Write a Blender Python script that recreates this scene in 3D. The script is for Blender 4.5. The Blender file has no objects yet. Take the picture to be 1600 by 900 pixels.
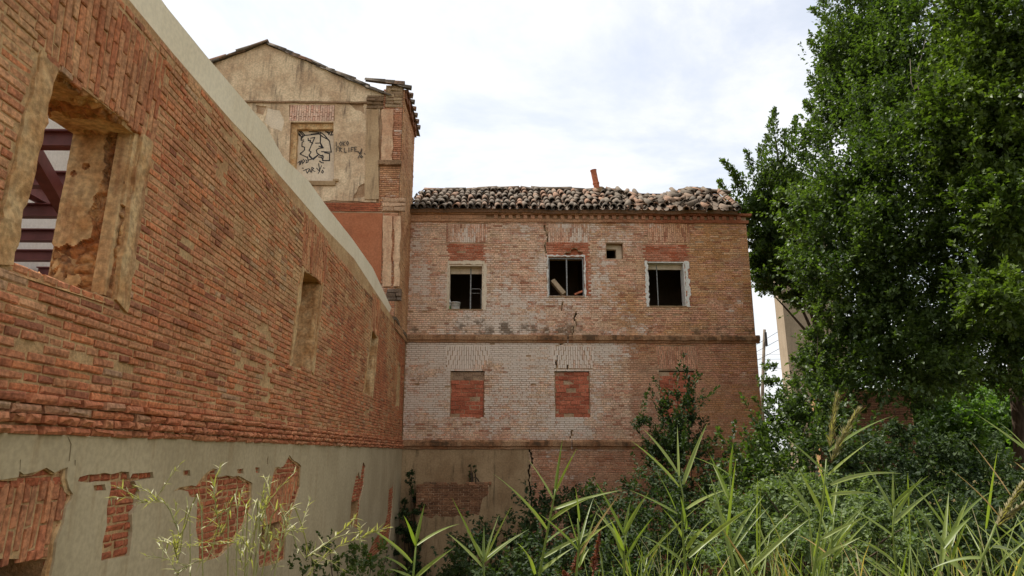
import bpy, bmesh, math, random
import numpy as np
from mathutils import Vector, Matrix, noise
from mathutils.geometry import delaunay_2d_cdt
random.seed(7); rng = np.random.default_rng(7)
R = math.radians
scene = bpy.context.scene
C = scene.collection

# ------------------------------------------------------------------ camera
EYE = Vector((0, 0, 4.0)); FPX = 1081.0
YAW = R(1.083); PITCH = R(13.37)
cam_d = bpy.data.cameras.new('camera'); cam = bpy.data.objects.new('camera', cam_d); C.objects.link(cam)
cam.location = EYE
cam.rotation_euler = (R(90) + PITCH, 0, -YAW)
cam_d.sensor_width = 36; cam_d.lens = FPX / 1600 * 36
cam_d.clip_start = 0.05; cam_d.clip_end = 2000
scene.camera = cam

# ------------------------------------------------------------------ light
SUN_EL, SUN_DIR = R(63), Vector((-0.80, 0.60, 0))   # towards the sun, on the ground plane
w = bpy.data.worlds.new('World'); scene.world = w; w.use_nodes = True
nt = w.node_tree; nt.nodes.clear()
def wn(t, **k):
    n = nt.nodes.new(t)
    for a, b in k.items(): setattr(n, a, b)
    return n
out = wn('ShaderNodeOutputWorld'); bg = wn('ShaderNodeBackground'); bg.inputs['Strength'].default_value = 0.1
sky = wn('ShaderNodeTexSky', sky_type='NISHITA', sun_disc=False, sun_elevation=SUN_EL)
sky.sun_rotation = math.atan2(SUN_DIR.x, SUN_DIR.y)
sky.air_density = 1.2; sky.dust_density = 2.0
tc = wn('ShaderNodeTexCoord'); sep = wn('ShaderNodeSeparateXYZ'); nt.links.new(tc.outputs['Generated'], sep.inputs[0])
zz = wn('ShaderNodeMath', operation='MAXIMUM'); zz.inputs[1].default_value = 0.0; nt.links.new(sep.outputs['Z'], zz.inputs[0])
za = wn('ShaderNodeMath', operation='ADD'); za.inputs[1].default_value = 0.12; nt.links.new(zz.outputs[0], za.inputs[0])
cmb = wn('ShaderNodeCombineXYZ')
for ax in 'XY':
    d = wn('ShaderNodeMath', operation='DIVIDE'); nt.links.new(sep.outputs[ax], d.inputs[0]); nt.links.new(za.outputs[0], d.inputs[1])
    nt.links.new(d.outputs[0], cmb.inputs[ax])
n1 = wn('ShaderNodeTexNoise'); n1.inputs['Scale'].default_value = 1.5; n1.inputs['Detail'].default_value = 9; n1.inputs['Roughness'].default_value = 0.62
n1.inputs['Distortion'].default_value = 0.35
nt.links.new(cmb.outputs[0], n1.inputs['Vector'])
mr = wn('ShaderNodeMapRange'); mr.interpolation_type = 'SMOOTHSTEP'
for i, v in enumerate((0.34, 0.62, 0.55, 0.97)): mr.inputs[i + 1].default_value = v
nt.links.new(n1.outputs['Fac'], mr.inputs[0])
mix = wn('ShaderNodeMix', data_type='RGBA'); mix.inputs[7].default_value = (6.6, 6.65, 6.8, 1)
nt.links.new(mr.outputs[0], mix.inputs[0]); nt.links.new(sky.outputs[0], mix.inputs[6])
nt.links.new(mix.outputs[2], bg.inputs['Color']); nt.links.new(bg.outputs[0], out.inputs['Surface'])
sun_d = bpy.data.lights.new('sun', 'SUN'); sun = bpy.data.objects.new('sun', sun_d); C.objects.link(sun)
sun_d.energy = 3.8; sun_d.angle = R(0.8); sun_d.color = (1.0, 0.95, 0.87)
to_sun = (SUN_DIR.normalized() * math.cos(SUN_EL) + Vector((0, 0, math.sin(SUN_EL)))).normalized()
sun.rotation_euler = to_sun.to_track_quat('Z', 'Y').to_euler(); sun.location = (0, 0, 40)
scene.view_settings.view_transform = 'Standard'; scene.view_settings.look = 'None'
scene.view_settings.exposure = 0.75; scene.view_settings.gamma = 1.0
scene.render.engine = 'CYCLES'
scene.cycles.max_bounces = 8; scene.cycles.diffuse_bounces = 5; scene.cycles.transparent_max_bounces = 8

# ------------------------------------------------------------------ surveying: directions measured on the photograph
FW = Vector((math.sin(YAW) * math.cos(PITCH), math.cos(YAW) * math.cos(PITCH), math.sin(PITCH)))
RT = Vector((math.cos(YAW), -math.sin(YAW), 0)); UP = RT.cross(FW)
def ray(x, y): return FW + RT * ((x - 800) / FPX) + UP * ((450 - y) / FPX)
XW, YB, YT = -2.6, 19.1, 16.9            # left facade, rear facade, tower facade
def on_x(x, y, X): d = ray(x, y); return EYE + d * ((X - EYE.x) / d.x)
def on_y(x, y, Y): d = ray(x, y); return EYE + d * ((Y - EYE.y) / d.y)
def Lp(x, y): p = on_x(x, y, XW); return (p.y, p.z)
def Bp(x, y): p = on_y(x, y, YB); return (p.x, p.z)
def Tp(x, y): p = on_y(x, y, YT); return (p.x, p.z)
class Frame:                              # wall coordinates: u along, v up, n out of the wall
    def __init__(s, o, u, v, n): s.o, s.u, s.v, s.n = map(Vector, (o, u, v, n))
    def __call__(s, u, v, n=0.0): return s.o + s.u * u + s.v * v + s.n * n
FL = Frame((XW, 0, 0), (0, 1, 0), (0, 0, 1), (1, 0, 0))
FB = Frame((0, YB, 0), (1, 0, 0), (0, 0, 1), (0, -1, 0))
FT = Frame((0, YT, 0), (1, 0, 0), (0, 0, 1), (0, -1, 0))

# ------------------------------------------------------------------ materials
def lin(r, g, b):
    f = lambda c: (c / 255 / 12.92) if c / 255 <= .04045 else ((c / 255 + .055) / 1.055) ** 2.4
    return (f(r), f(g), f(b), 1)
class M:
    def __init__(s, name, rough=.9, spec=.2):
        s.m = bpy.data.materials.new(name); s.m.use_nodes = True; s.t = s.m.node_tree
        s.b = s.t.nodes['Principled BSDF']; s.b.inputs['Roughness'].default_value = rough
        s.b.inputs['Specular IOR Level'].default_value = spec
        s.geo = s.n('ShaderNodeNewGeometry')
    def n(s, t, **k):
        x = s.t.nodes.new(t)
        for a, b in k.items(): setattr(x, a, b)
        return x
    def l(s, a, b): s.t.links.new(a, b)
    def noise(s, scale, detail=4, rough=.55, stretch=None, dist=0):
        n = s.n('ShaderNodeTexNoise'); n.inputs['Scale'].default_value = scale; n.inputs['Detail'].default_value = detail
        n.inputs['Roughness'].default_value = rough; n.inputs['Distortion'].default_value = dist
        src = s.geo.outputs['Position']
        if stretch:
            v = s.n('ShaderNodeVectorMath', operation='MULTIPLY'); v.inputs[1].default_value = stretch
            s.l(src, v.inputs[0]); src = v.outputs[0]
        s.l(src, n.inputs['Vector']); return n.outputs['Fac']
    def ramp(s, fac, a, b, lo=0., hi=1.):
        r = s.n('ShaderNodeMapRange'); r.interpolation_type = 'SMOOTHSTEP'
        for i, v in enumerate((a, b, lo, hi)): r.inputs[i + 1].default_value = v
        s.l(fac, r.inputs[0]); return r.outputs[0]
    def math(s, op, a, b):
        r = s.n('ShaderNodeMath', operation=op)
        for i, v in enumerate((a, b)):
            if isinstance(v, (int, float)): r.inputs[i].default_value = v
            else: s.l(v, r.inputs[i])
        return r.outputs[0]
    def mix(s, fac, a, b, mode='MIX'):
        r = s.n('ShaderNodeMix', data_type='RGBA', blend_type=mode)
        for i, v in ((0, fac), (6, a), (7, b)):
            if isinstance(v, (int, float, tuple)): r.inputs[i].default_value = v
            else: s.l(v, r.inputs[i])
        return r.outputs[2]
    def attr(s, name): a = s.n('ShaderNodeAttribute'); a.attribute_name = name; return a
    def vary(s, col, scale, lo, hi, **k):
        g = s.ramp(s.noise(scale, **k), .3, .7, lo, hi)
        c = s.n('ShaderNodeCombineColor')
        for i in range(3): s.l(g, c.inputs[i])
        return s.mix(1.0, col, c.outputs[0], 'MULTIPLY')
    def done(s, col, bump=None, dist=.01, strength=.6):
        if isinstance(col, tuple): s.b.inputs['Base Color'].default_value = col
        else: s.l(col, s.b.inputs['Base Color'])
        if bump is not None:
            b = s.n('ShaderNodeBump'); b.inputs['Distance'].default_value = dist; b.inputs['Strength'].default_value = strength
            s.l(bump, b.inputs['Height']); s.l(b.outputs[0], s.b.inputs['Normal'])
        return s.m
def brick_mat(name, lime, dirt, bumpd=.008):
    m = M(name, .95, .15)
    col = m.attr('col').outputs['Color']
    col = m.vary(col, 34, .62, 1.22, detail=5)
    col = m.vary(col, 2.3, .82, 1.14)
    wash = m.attr('wash').outputs['Fac']
    f = m.math('ADD', wash, m.math('MULTIPLY', m.math('SUBTRACT', m.noise(7, 8, .75), .5), 1.7))
    f = m.math('ADD', f, m.math('MULTIPLY', m.math('SUBTRACT', m.noise(32, 4, .7), .5), 1.1))
    col = m.mix(m.ramp(f, .40, .95, 0, .9), col, lime)
    g = m.attr('grime').outputs['Fac']
    f2 = m.math('ADD', g, m.math('MULTIPLY', m.math('SUBTRACT', m.noise(6, 8, .7), .5), 1.4))
    col = m.mix(m.ramp(f2, .42, .8, 0, .8), col, dirt)
    return m.done(col, m.noise(70, 5, .65), bumpd, .7)
def plaster_mat(name, base, other, stain, scale=1.3, streak=.5, fine=.85, bumpd=.006, rough=.95):
    m = M(name, rough, .15)
    col = m.mix(m.ramp(m.noise(scale, 6, .6), .35, .68), base, other)
    col = m.mix(m.math('MULTIPLY', m.ramp(m.noise(2.2, 7, .65, (3, 3, .35)), .5, .74), streak), col, stain)
    col = m.vary(col, 24, fine, 1.08, detail=6)
    return m.done(col, m.noise(38, 6, .65), bumpd, .5)
LIME = lin(208, 192, 170)
MB = {}
MB['brick_left'] = brick_mat('weathered_brick', lin(200, 164, 118), lin(100, 80, 60), .012)
MB['brick_rear'] = brick_mat('limewashed_brick', lin(228, 212, 194), lin(92, 74, 56))
def mortar(name, a, b):
    m = M(name, .97, .1); col = m.mix(m.ramp(m.noise(2.5, 6, .65), .35, .65), a, b)
    return m.done(m.vary(col, 40, .7, 1.15, detail=6), m.noise(55, 6, .7), .012, .9)
MB['mortar_left'] = mortar('sandy_mortar', lin(206, 170, 124), lin(182, 140, 98))
MB['mortar_rear'] = mortar('pale_mortar', lin(196, 166, 134), lin(164, 130, 98))
MB['skirt'] = plaster_mat('grey_render', lin(186, 168, 135), lin(170, 152, 120), lin(152, 124, 86), .9, .55, .88, .003)
MB['beam'] = plaster_mat('pale_concrete', lin(232, 218, 190), lin(222, 206, 176), lin(206, 186, 150), .6, .4, .95, .003)
MB['jamb'] = plaster_mat('flaking_ochre_plaster', lin(218, 184, 136), lin(194, 146, 96), lin(156, 104, 70), 3.6, .7, .6, .02)
MB['rubble'] = plaster_mat('rubble_and_plaster', lin(216, 172, 118), lin(176, 112, 68), lin(118, 96, 80), 3.2, .8, .5, .03)
MB['tower'] = plaster_mat('ochre_plaster', lin(224, 198, 162), lin(194, 162, 128), lin(112, 94, 78), 1.7, .95, .74, .012)
MB['tower_low'] = plaster_mat('red_plaster', lin(176, 112, 78), lin(162, 96, 64), lin(130, 84, 62), 1.1, .4, .82, .008)
MB['panel'] = plaster_mat('smooth_plaster', lin(222, 204, 178), lin(208, 188, 160), lin(180, 154, 122), 1.1, .4, .9, .002)
MB['base'] = plaster_mat('damp_plaster', lin(176, 148, 112), lin(146, 118, 86), lin(84, 72, 52), 1.0, .85, .84, .006)
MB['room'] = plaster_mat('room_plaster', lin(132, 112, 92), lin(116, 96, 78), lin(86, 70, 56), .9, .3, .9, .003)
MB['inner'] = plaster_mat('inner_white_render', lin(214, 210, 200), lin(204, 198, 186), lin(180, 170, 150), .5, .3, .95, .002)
MB['mould'] = brick_mat('stained_moulding', lin(190, 160, 130), lin(74, 62, 48))
m = M('painted_steel', .5, .4); MB['steel'] = m.done(m.vary(lin(116, 68, 64), 6, .8, 1.15))
m = M('grey_painted_metal', .5, .4); MB['frame'] = m.done(m.vary(lin(150, 148, 142), 26, .45, 1.1))
m = M('flaked_white_plaster', .9, .2); MB['white'] = m.done(m.vary(lin(226, 220, 208), 26, .75, 1.05, detail=6), m.noise(40, 5), .01)
m = M('bleached_timber', .85, .2); MB['timber'] = m.done(m.vary(lin(176, 152, 122), 14, .6, 1.1, stretch=(1, 1, 6)), m.noise(30, 4), .005)
m = M('clay', .9, .2); MB['clay'] = m.done(m.vary(lin(186, 112, 80), 9, .65, 1.15, detail=6), m.noise(50, 4), .004)
m = M('dull_plastic', .6, .4); MB['bucket'] = m.done(m.vary(lin(196, 192, 184), 14, .75, 1.05))
m = M('ink_paint', .7, .3); MB['ink'] = m.done(m.vary(lin(38, 34, 36), 30, .8, 1.5))
m = M('faded_ink_paint', .7, .3); MB['ink_thin'] = m.done(m.vary(lin(84, 74, 62), 30, .7, 1.4))
m = M('void_earth', 1, 0); MB['earth_dark'] = m.done(m.vary(lin(92, 70, 54), 4, .6, 1.1), m.noise(14, 6), .05)  # dark brown earth tone for the basement shell
m = M('weathered_pole_wood', .9, .2); MB['pole'] = m.done(m.vary(lin(128, 116, 102), 10, .7, 1.1))
m = M('cable_rubber', .6, .3); MB['cable'] = m.done(lin(60, 60, 62))
def tile_mat():
    m = M('lichened_roof_tile', .92, .2)
    o = m.n('ShaderNodeObjectInfo'); r = m.n('ShaderNodeValToRGB')
    e = r.color_ramp.elements; e[0].position = 0; e[0].color = lin(104, 92, 80); e[1].position = 1; e[1].color = lin(134, 110, 90)
    for p, c in ((.3, (122, 108, 92)), (.5, (96, 86, 74)), (.68, (130, 110, 92)), (.93, (146, 110, 86))):
        x = e.new(p); x.color = lin(*c)
    m.l(o.outputs['Random'], r.inputs[0])
    col = m.mix(m.ramp(m.noise(7, 7, .7), .45, .7, 0, .75), r.outputs[0], lin(82, 74, 64))
    col = m.mix(m.ramp(m.noise(13, 6, .7), .58, .7, 0, .6), col, lin(146, 130, 108))
    return m.done(m.vary(col, 40, .7, 1.15, detail=5), m.noise(50, 5), .006)
MB['tile'] = tile_mat()
def leaf_mat(name, c1, c2, trans=.45, rough=.42, spec=.5):
    m = M(name, rough, spec)
    t = m.attr('tint').outputs['Fac']
    col = m.mix(t, c1, c2); m.l(col, m.b.inputs['Base Color'])
    tr = m.n('ShaderNodeBsdfTranslucent'); tc = m.mix(1.0, col, (1.5, 1.7, .5, 1), 'MULTIPLY'); m.l(tc, tr.inputs['Color'])
    mx = m.n('ShaderNodeMixShader'); mx.inputs[0].default_value = trans
    m.l(m.b.outputs[0], mx.inputs[1]); m.l(tr.outputs[0], mx.inputs[2])
    m.l(mx.outputs[0], m.t.nodes['Material Output'].inputs['Surface']); return m.m
MB['leaf_dark'] = leaf_mat('elm_leaves', (.034, .060, .014, 1), (.088, .130, .032, 1), .36, .5, .4)
MB['leaf_mid'] = leaf_mat('fresh_leaves', (.046, .076, .014, 1), (.100, .142, .028, 1), .36, .5, .4)
MB['leaf_bush'] = leaf_mat('bramble_leaves', (.022, .040, .014, 1), (.050, .076, .024, 1), .25, .68, .25)  # bramble green, darkened further to paint in shade under the canopy
MB['leaf_grey'] = leaf_mat('greyish_shrub_leaves', (.085, .125, .050, 1), (.150, .195, .080, 1), .3, .65, .25)
MB['leaf_far'] = leaf_mat('bright_hedge_leaves', (.065, .13, .02, 1), (.11, .18, .035, 1), .45, .5)
MB['reed'] = leaf_mat('reed_blades', (.125, .175, .03, 1), (.26, .30, .075, 1), .38, .42, .45)
MB['weed'] = leaf_mat('yellow_green_weed', (.25, .24, .09, 1), (.42, .39, .19, 1), .3, .5)
MB['dry'] = leaf_mat('dry_blades', (.32, .17, .05, 1), (.45, .34, .15, 1), .3, .6)
MB['panicle'] = leaf_mat('straw_panicle', (.22, .19, .09, 1), (.36, .31, .17, 1), .3, .7)
MB['dock'] = leaf_mat('rust_red_seeds', (.14, .035, .02, 1), (.24, .07, .035, 1), .2, .8)
m = M('bark', .95, .15); MB['bark'] = m.done(m.vary(lin(82, 68, 56), 9, .55, 1.2, detail=6, stretch=(2, 2, .5)), m.noise(24, 6), .03)
m = M('ground_soil_and_grass', .97, .1)
col = m.mix(m.ramp(m.noise(.8, 8, .65), .4, .62), lin(104, 88, 58), lin(84, 92, 44))
MB['ground'] = m.done(m.vary(col, 9, .6, 1.2, detail=8), m.noise(12, 8), .06)

# ------------------------------------------------------------------ building blocks
class Mesh:
    def __init__(s): s.v, s.f, s.col, s.wash, s.grime = [], [], [], [], []
    def add(s, vs, fs, col=None, wash=0, grime=0):
        b = len(s.v); s.v += [tuple(p) for p in vs]; s.f += [tuple(i + b for i in f) for f in fs]
        n = len(vs); s.col += [col or (.3, .12, .06, 1)] * n; s.wash += [wash] * n; s.grime += [grime] * n
    def box(s, F, u0, u1, v0, v1, n0, n1, **k):
        vs = [F(u, v, n) for n in (n0, n1) for u, v in ((u0, v0), (u1, v0), (u1, v1), (u0, v1))]
        s.add(vs, [(3, 2, 1, 0), (4, 5, 6, 7), (0, 1, 5, 4), (1, 2, 6, 5), (2, 3, 7, 6), (3, 0, 4, 7)], **k)
    def bar(s, a, b, wd, ht, up=(0, 0, 1), **k):
        a, b = Vector(a), Vector(b); d = (b - a).normalized(); r = d.cross(Vector(up))
        r = r.normalized() if r.length > 1e-4 else Vector((1, 0, 0)); q = r.cross(d)
        vs = [p + r * (x * wd / 2) + q * (y * ht / 2) for p in (a, b) for x, y in ((-1, -1), (1, -1), (1, 1), (-1, 1))]
        s.add(vs, [(3, 2, 1, 0), (4, 5, 6, 7), (0, 1, 5, 4), (1, 2, 6, 5), (2, 3, 7, 6), (3, 0, 4, 7)], **k)
    def tube(s, pts, rad, seg=8, cap=True, **k):
        pts = [Vector(p) for p in pts]; rad = rad if isinstance(rad, (list, tuple)) else [rad] * len(pts)
        vs, fs = [], []; x = None
        for i, p in enumerate(pts):
            d = (pts[min(i + 1, len(pts) - 1)] - pts[max(i - 1, 0)]).normalized()
            if x is None: x = d.orthogonal().normalized()
            else: x = (x - d * x.dot(d)).normalized()
            y = d.cross(x)
            for j in range(seg):
                a = j / seg * math.tau; vs.append(p + (x * math.cos(a) + y * math.sin(a)) * rad[i])
        for i in range(len(pts) - 1):
            for j in range(seg):
                k2 = (j + 1) % seg; fs.append((i * seg + j, i * seg + k2, (i + 1) * seg + k2, (i + 1) * seg + j))
        if cap:
            fs.append(tuple(range(seg - 1, -1, -1))); fs.append(tuple((len(pts) - 1) * seg + j for j in range(seg)))
        s.add(vs, fs, **k)
    def build(s, name, mat, parent=None, smooth=False, origin=None):
        me = bpy.data.meshes.new(name); vs = s.v
        o = bpy.data.objects.new(name, me)
        if origin is not None:
            vs = [(p[0] - origin[0], p[1] - origin[1], p[2] - origin[2]) for p in vs]; o.location = origin
        me.from_pydata(vs, [], s.f); me.materials.append(mat)
        if mat.name in ('weathered_brick', 'limewashed_brick', 'stained_moulding'):
            a = me.attributes.new('col', 'FLOAT_COLOR', 'POINT'); a.data.foreach_set('color', np.array(s.col, 'f').ravel())
            a = me.attributes.new('wash', 'FLOAT', 'POINT'); a.data.foreach_set('value', np.array(s.wash, 'f'))
            a = me.attributes.new('grime', 'FLOAT', 'POINT'); a.data.foreach_set('value', np.array(s.grime, 'f'))
        if smooth: me.polygons.foreach_set('use_smooth', np.ones(len(me.polygons), bool))
        C.objects.link(o)
        if parent is not None: o.parent = parent
        return o
def tag(o, label=None, cat=None, group=None, kind=None):
    for k, v in (('label', label), ('category', cat), ('group', group), ('kind', kind)):
        if v: o[k] = v
    return o
def thing(name, label, cat, group=None, loc=(0, 0, 0)):
    o = bpy.data.objects.new(name, None); o.empty_display_size = .2; o.location = loc; C.objects.link(o)
    return tag(o, label, cat, group)
def inside(poly, u, v):
    c = False; n = len(poly)
    for i in range(n):
        (x1, y1), (x2, y2) = poly[i], poly[i - 1]
        if (y1 > v) != (y2 > v) and u < (x2 - x1) * (v - y1) / (y2 - y1) + x1: c = not c
    return c
def holes_at(polys, v):
    r = []
    for poly in polys:
        xs = []
        for i in range(len(poly)):
            (x1, y1), (x2, y2) = poly[i], poly[i - 1]
            if (y1 > v) != (y2 > v): xs.append((x2 - x1) * (v - y1) / (y2 - y1) + x1)
        xs.sort(); r += list(zip(xs[::2], xs[1::2]))
    return r
def cut(iv, hs):
    for a, b in hs:
        n = []
        for u0, u1 in iv:
            if b <= u0 or a >= u1: n.append((u0, u1)); continue
            if a > u0: n.append((u0, a))
            if b < u1: n.append((b, u1))
        iv = n
    return iv
def slab(F, outer, holes, n0, n1, mat, name, parent, grid=None, disp=None):
    """A plate with real openings: front at n1, back at n0."""
    pts, edges = [], []
    def loop(p):
        b = len(pts); pts.extend(Vector(q) for q in p)
        edges.extend((b + i, b + (i + 1) % len(p)) for i in range(len(p)))
    loop(outer)
    for h in holes: loop(h)
    if grid:
        us = [p[0] for p in outer]; vs = [p[1] for p in outer]
        u = min(us)
        while u < max(us):
            v = min(vs)
            while v < max(vs):
                q = (u + random.uniform(-.2, .2) * grid, v + random.uniform(-.2, .2) * grid)
                if inside(outer, *q) and not any(inside(h, *q) for h in holes): pts.append(Vector(q))
                v += grid
            u += grid
    vo, eo, fo, *_ = delaunay_2d_cdt(pts, edges, [], 0, 1e-5)
    keep = []
    for f in fo:
        cx = sum(vo[i].x for i in f) / len(f); cy = sum(vo[i].y for i in f) / len(f)
        if inside(outer, cx, cy) and not any(inside(h, cx, cy) for h in holes): keep.append(f)
    m = Mesh(); nv = len(vo)
    dz = [disp(p.x, p.y) if disp else 0 for p in vo]
    vs = [F(p.x, p.y, n1 + dz[i]) for i, p in enumerate(vo)] + [F(p.x, p.y, n0) for p in vo]
    fs = [tuple(f) for f in keep] + [tuple(i + nv for i in reversed(f)) for f in keep]
    cnt = {}
    for f in keep:
        for i in range(len(f)):
            a, b = f[i], f[(i + 1) % len(f)]
            cnt[(a, b)] = 1
    for a, b in list(cnt):
        if (b, a) not in cnt: fs.append((b, a, a + nv, b + nv))
    m.add(vs, fs)
    o = m.build(name, mat, parent)
    bm = bmesh.new(); bm.from_mesh(o.data); bmesh.ops.recalc_face_normals(bm, faces=bm.faces); bm.to_mesh(o.data); bm.free()
    return o
def brick_geo(F, u0, u1, v0, v1, nb, nf, bev, jit, skew=0.):
    j = lambda s=1.: random.uniform(-jit, jit) * s
    tu, tv = j(.8), j(.8)
    a = [(u0, v0), (u1, v0), (u1, v1), (u0, v1)]
    mid = [(u + j(), v + j()) for u, v in a]
    ins = [(1, 1), (-1, 1), (-1, -1), (1, -1)]
    bs = [bev * random.uniform(.6, 1.5) for _ in a]
    fr = [(mid[i][0] + ins[i][0] * bs[i], mid[i][1] + ins[i][1] * bs[i]) for i in range(4)]
    vs = [F(u + skew * (v - v0), v, nb) for u, v in a] + [F(u + skew * (v - v0), v, nf - bs[i] * .8 + tu * ins[i][0] + tv * ins[i][1]) for i, (u, v) in enumerate(mid)] \
        + [F(u + skew * (v - v0), v, nf + j(.6) + tu * ins[i][0] + tv * ins[i][1]) for i, (u, v) in enumerate(fr)]
    fs = [(8, 9, 10, 11)]
    for b in (0, 4):
        for i in range(4):
            k = (i + 1) % 4; fs.append((b + i, b + k, b + k + 4, b + i + 4))
    return vs, fs
def fill(iv, v0, L, off, gap):
    res = []
    for a, b in iv:
        u = a - ((a - off) % L)
        while u < b - .01:
            x0, x1 = max(u, a), min(u + L, b)
            if x1 - x0 > .045: res.append((x0, x1 - gap))
            u += L
    return res
def nz(x, y, z, s=1.): return noise.fractal(Vector((x * s, y * s, z * s)), .6, 2.0, 4)
def lerp(a, b, t): t = max(0, min(1, t)); return tuple(a[i] + (b[i] - a[i]) * t for i in range(3)) + (1,)
def sst(a, b, x): t = max(0, min(1, (x - a) / (b - a))); return t * t * (3 - 2 * t)
def P(pts, F): return [F(*p) for p in pts]
def jag(poly, step, amp):
    r = []
    for i in range(len(poly)):
        a, b = poly[i], poly[(i + 1) % len(poly)]; d = math.dist(a, b); n = max(1, int(d / step))
        for k in range(n):
            t = k / n; q = amp if 0 < k else 0
            r.append((a[0] + (b[0] - a[0]) * t + random.uniform(-q, q), a[1] + (b[1] - a[1]) * t + random.uniform(-q, q)))
    return r

# ------------------------------------------------------------------ ground
def gh(x, y):
    bank = 2.35 + .25 * nz(x, y, 0, .25)
    left = sst(-1.5, .9 + max(0, y - 5) * .62, x)          # trench beside the left facade
    rear = 1 - sst(9.5, 14.5, y + .25 * max(0, 3.5 - x)) * (1 - sst(7.0, 11.0, x))
    far = sst(24, 60, y) * 1.0
    h = .35 + (bank - .35) * min(left, 1) * rear + far
    return h
def build_ground():
    def ax(n, lo, hi, c, p):
        return sorted({round(c + (hi - c) * (t ** p), 3) for t in np.linspace(0, 1, n)} | {round(c + (lo - c) * (t ** p), 3) for t in np.linspace(0, 1, n)})
    xs = ax(60, -500, 500, 2, 3.2); ys = ax(70, -120, 900, 8, 3.2)
    vs = [(x, y, gh(x, y)) for y in ys for x in xs]; nx = len(xs)
    fs = [(j * nx + i, j * nx + i + 1, (j + 1) * nx + i + 1, (j + 1) * nx + i) for j in range(len(ys) - 1) for i in range(nx - 1)]
    m = Mesh(); m.add(vs, fs); tag(m.build('ground', MB['ground'], smooth=True), 'rough overgrown earth bank sloping into the trench by the walls', kind='structure')
build_ground()

# ================================================================== LEFT BUILDING
left = thing('brick_building', 'long red brick building on the left with pale concrete top beam and grey rendered base', 'building', loc=(XW, 8, 0))
lw_par = left; LLOC = Vector(left.location)
def LB(mesh, name, mat, parent=left, **k):        # children keep world coordinates
    o = mesh.build(name, mat, parent, **k); o.matrix_parent_inverse = Matrix.Translation(-LLOC); return o
top_pts = [Lp(200, 0), Lp(260, 65), Lp(318, 136), Lp(412, 237), Lp(457, 295), Lp(507, 353), Lp(553, 401), Lp(585, 451), Lp(610, 489), Lp(634, 528)]
Z_TOP0 = top_pts[0][1]
def ztop(u):
    if u <= top_pts[0][0]: return Z_TOP0
    for (a, za), (b, zb) in zip(top_pts, top_pts[1:]):
        if u <= b: return za + (zb - za) * (u - a) / (b - a)
    return top_pts[-1][1]
Z_LEDGE = Lp(300, 686)[1]; U0, U1 = -1.5, YB - .02
W1 = P([(18, 414), (91, 107), (222, 209), (180, 468)], Lp)
W2 = P([(455, 571), (475, 421), (503, 441), (487, 579)], Lp)
W3 = P([(569, 613), (582, 514), (590, 528), (581, 619)], Lp)
W4 = P([(619, 634), (622.5, 566), (625, 572), (622.5, 636)], Lp)
LWIN = [W1, W2, W3, W4]
print('ztop', Z_TOP0, ztop(19), 'ledge', Z_LEDGE, 'W1', W1, 'W2', W2)
def rect(u0, v0, u1, v1): return [(u0, v0), (u1, v0), (u1, v1), (u0, v1)]
# flat arches of bricks on end above each window
arches = []
for wv, px in ((W1, ((92, 104), (250, 222))), (W2, ((474, 420), (506, 440))), (W3, ((582, 513), (592, 524)))):
    ua, ub = wv[1][0] - .12, wv[2][0] + .18
    zl = (wv[1][1] + wv[2][1]) / 2
    arches.append((ua, ub, zl, ztop(ua) - .10))
strips = []     # plaster strips on the front face beside the openings
for wv, wl, wr in ((W1, .16, .16), (W2, .10, .10), (W3, .10, .08), (W4, .08, .07)):
    bl, tl, tr, br = wv
    strips.append([(bl[0] - wl, bl[1] - .03), bl, tl, (tl[0] - wl, tl[1] + .02)])
    strips.append([br, (br[0] + wr, br[1] - .06), (tr[0] + wr, tr[1]), tr])
# backing wall with true openings
outer = [(U0, -.5), (YB + .34, -.5)] + [(u, ztop(u) - .02) for u in (YB + .34, 18, 17, 16, 14, 12, 10, 8, 6, 5)] + [(U0, Z_TOP0 - .02)]
BPATCH1 = P([(p[0] / 3.75, 660 + p[1] / 3.75) for p in ((-420, 800), (285, 800), (278, 1000), (-420, 1000))], Lp)
c5 = lambda pts: [(200 + x / 3.077, 680 + y / 3.077) for x, y in pts]
VOID4 = P(c5([(640, 435), (742, 412), (700, 560), (625, 560)]), Lp)
VOID5 = P(c5([(1070, 315), (1108, 315), (1098, 440), (1061, 428)]), Lp)
WALL_T = .48
w_ = slab(FL, outer, LWIN + [BPATCH1, VOID4, VOID5], -WALL_T, -.012, MB['mortar_left'], 'wall', left, grid=.22, disp=lambda u, v: .005 * sst(Z_LEDGE + .3, Z_LEDGE + 2.0, v) + .0035 * nz(u, v, 6, 1.7))
w_.matrix_parent_inverse = Matrix.Translation(-LLOC)
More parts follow.
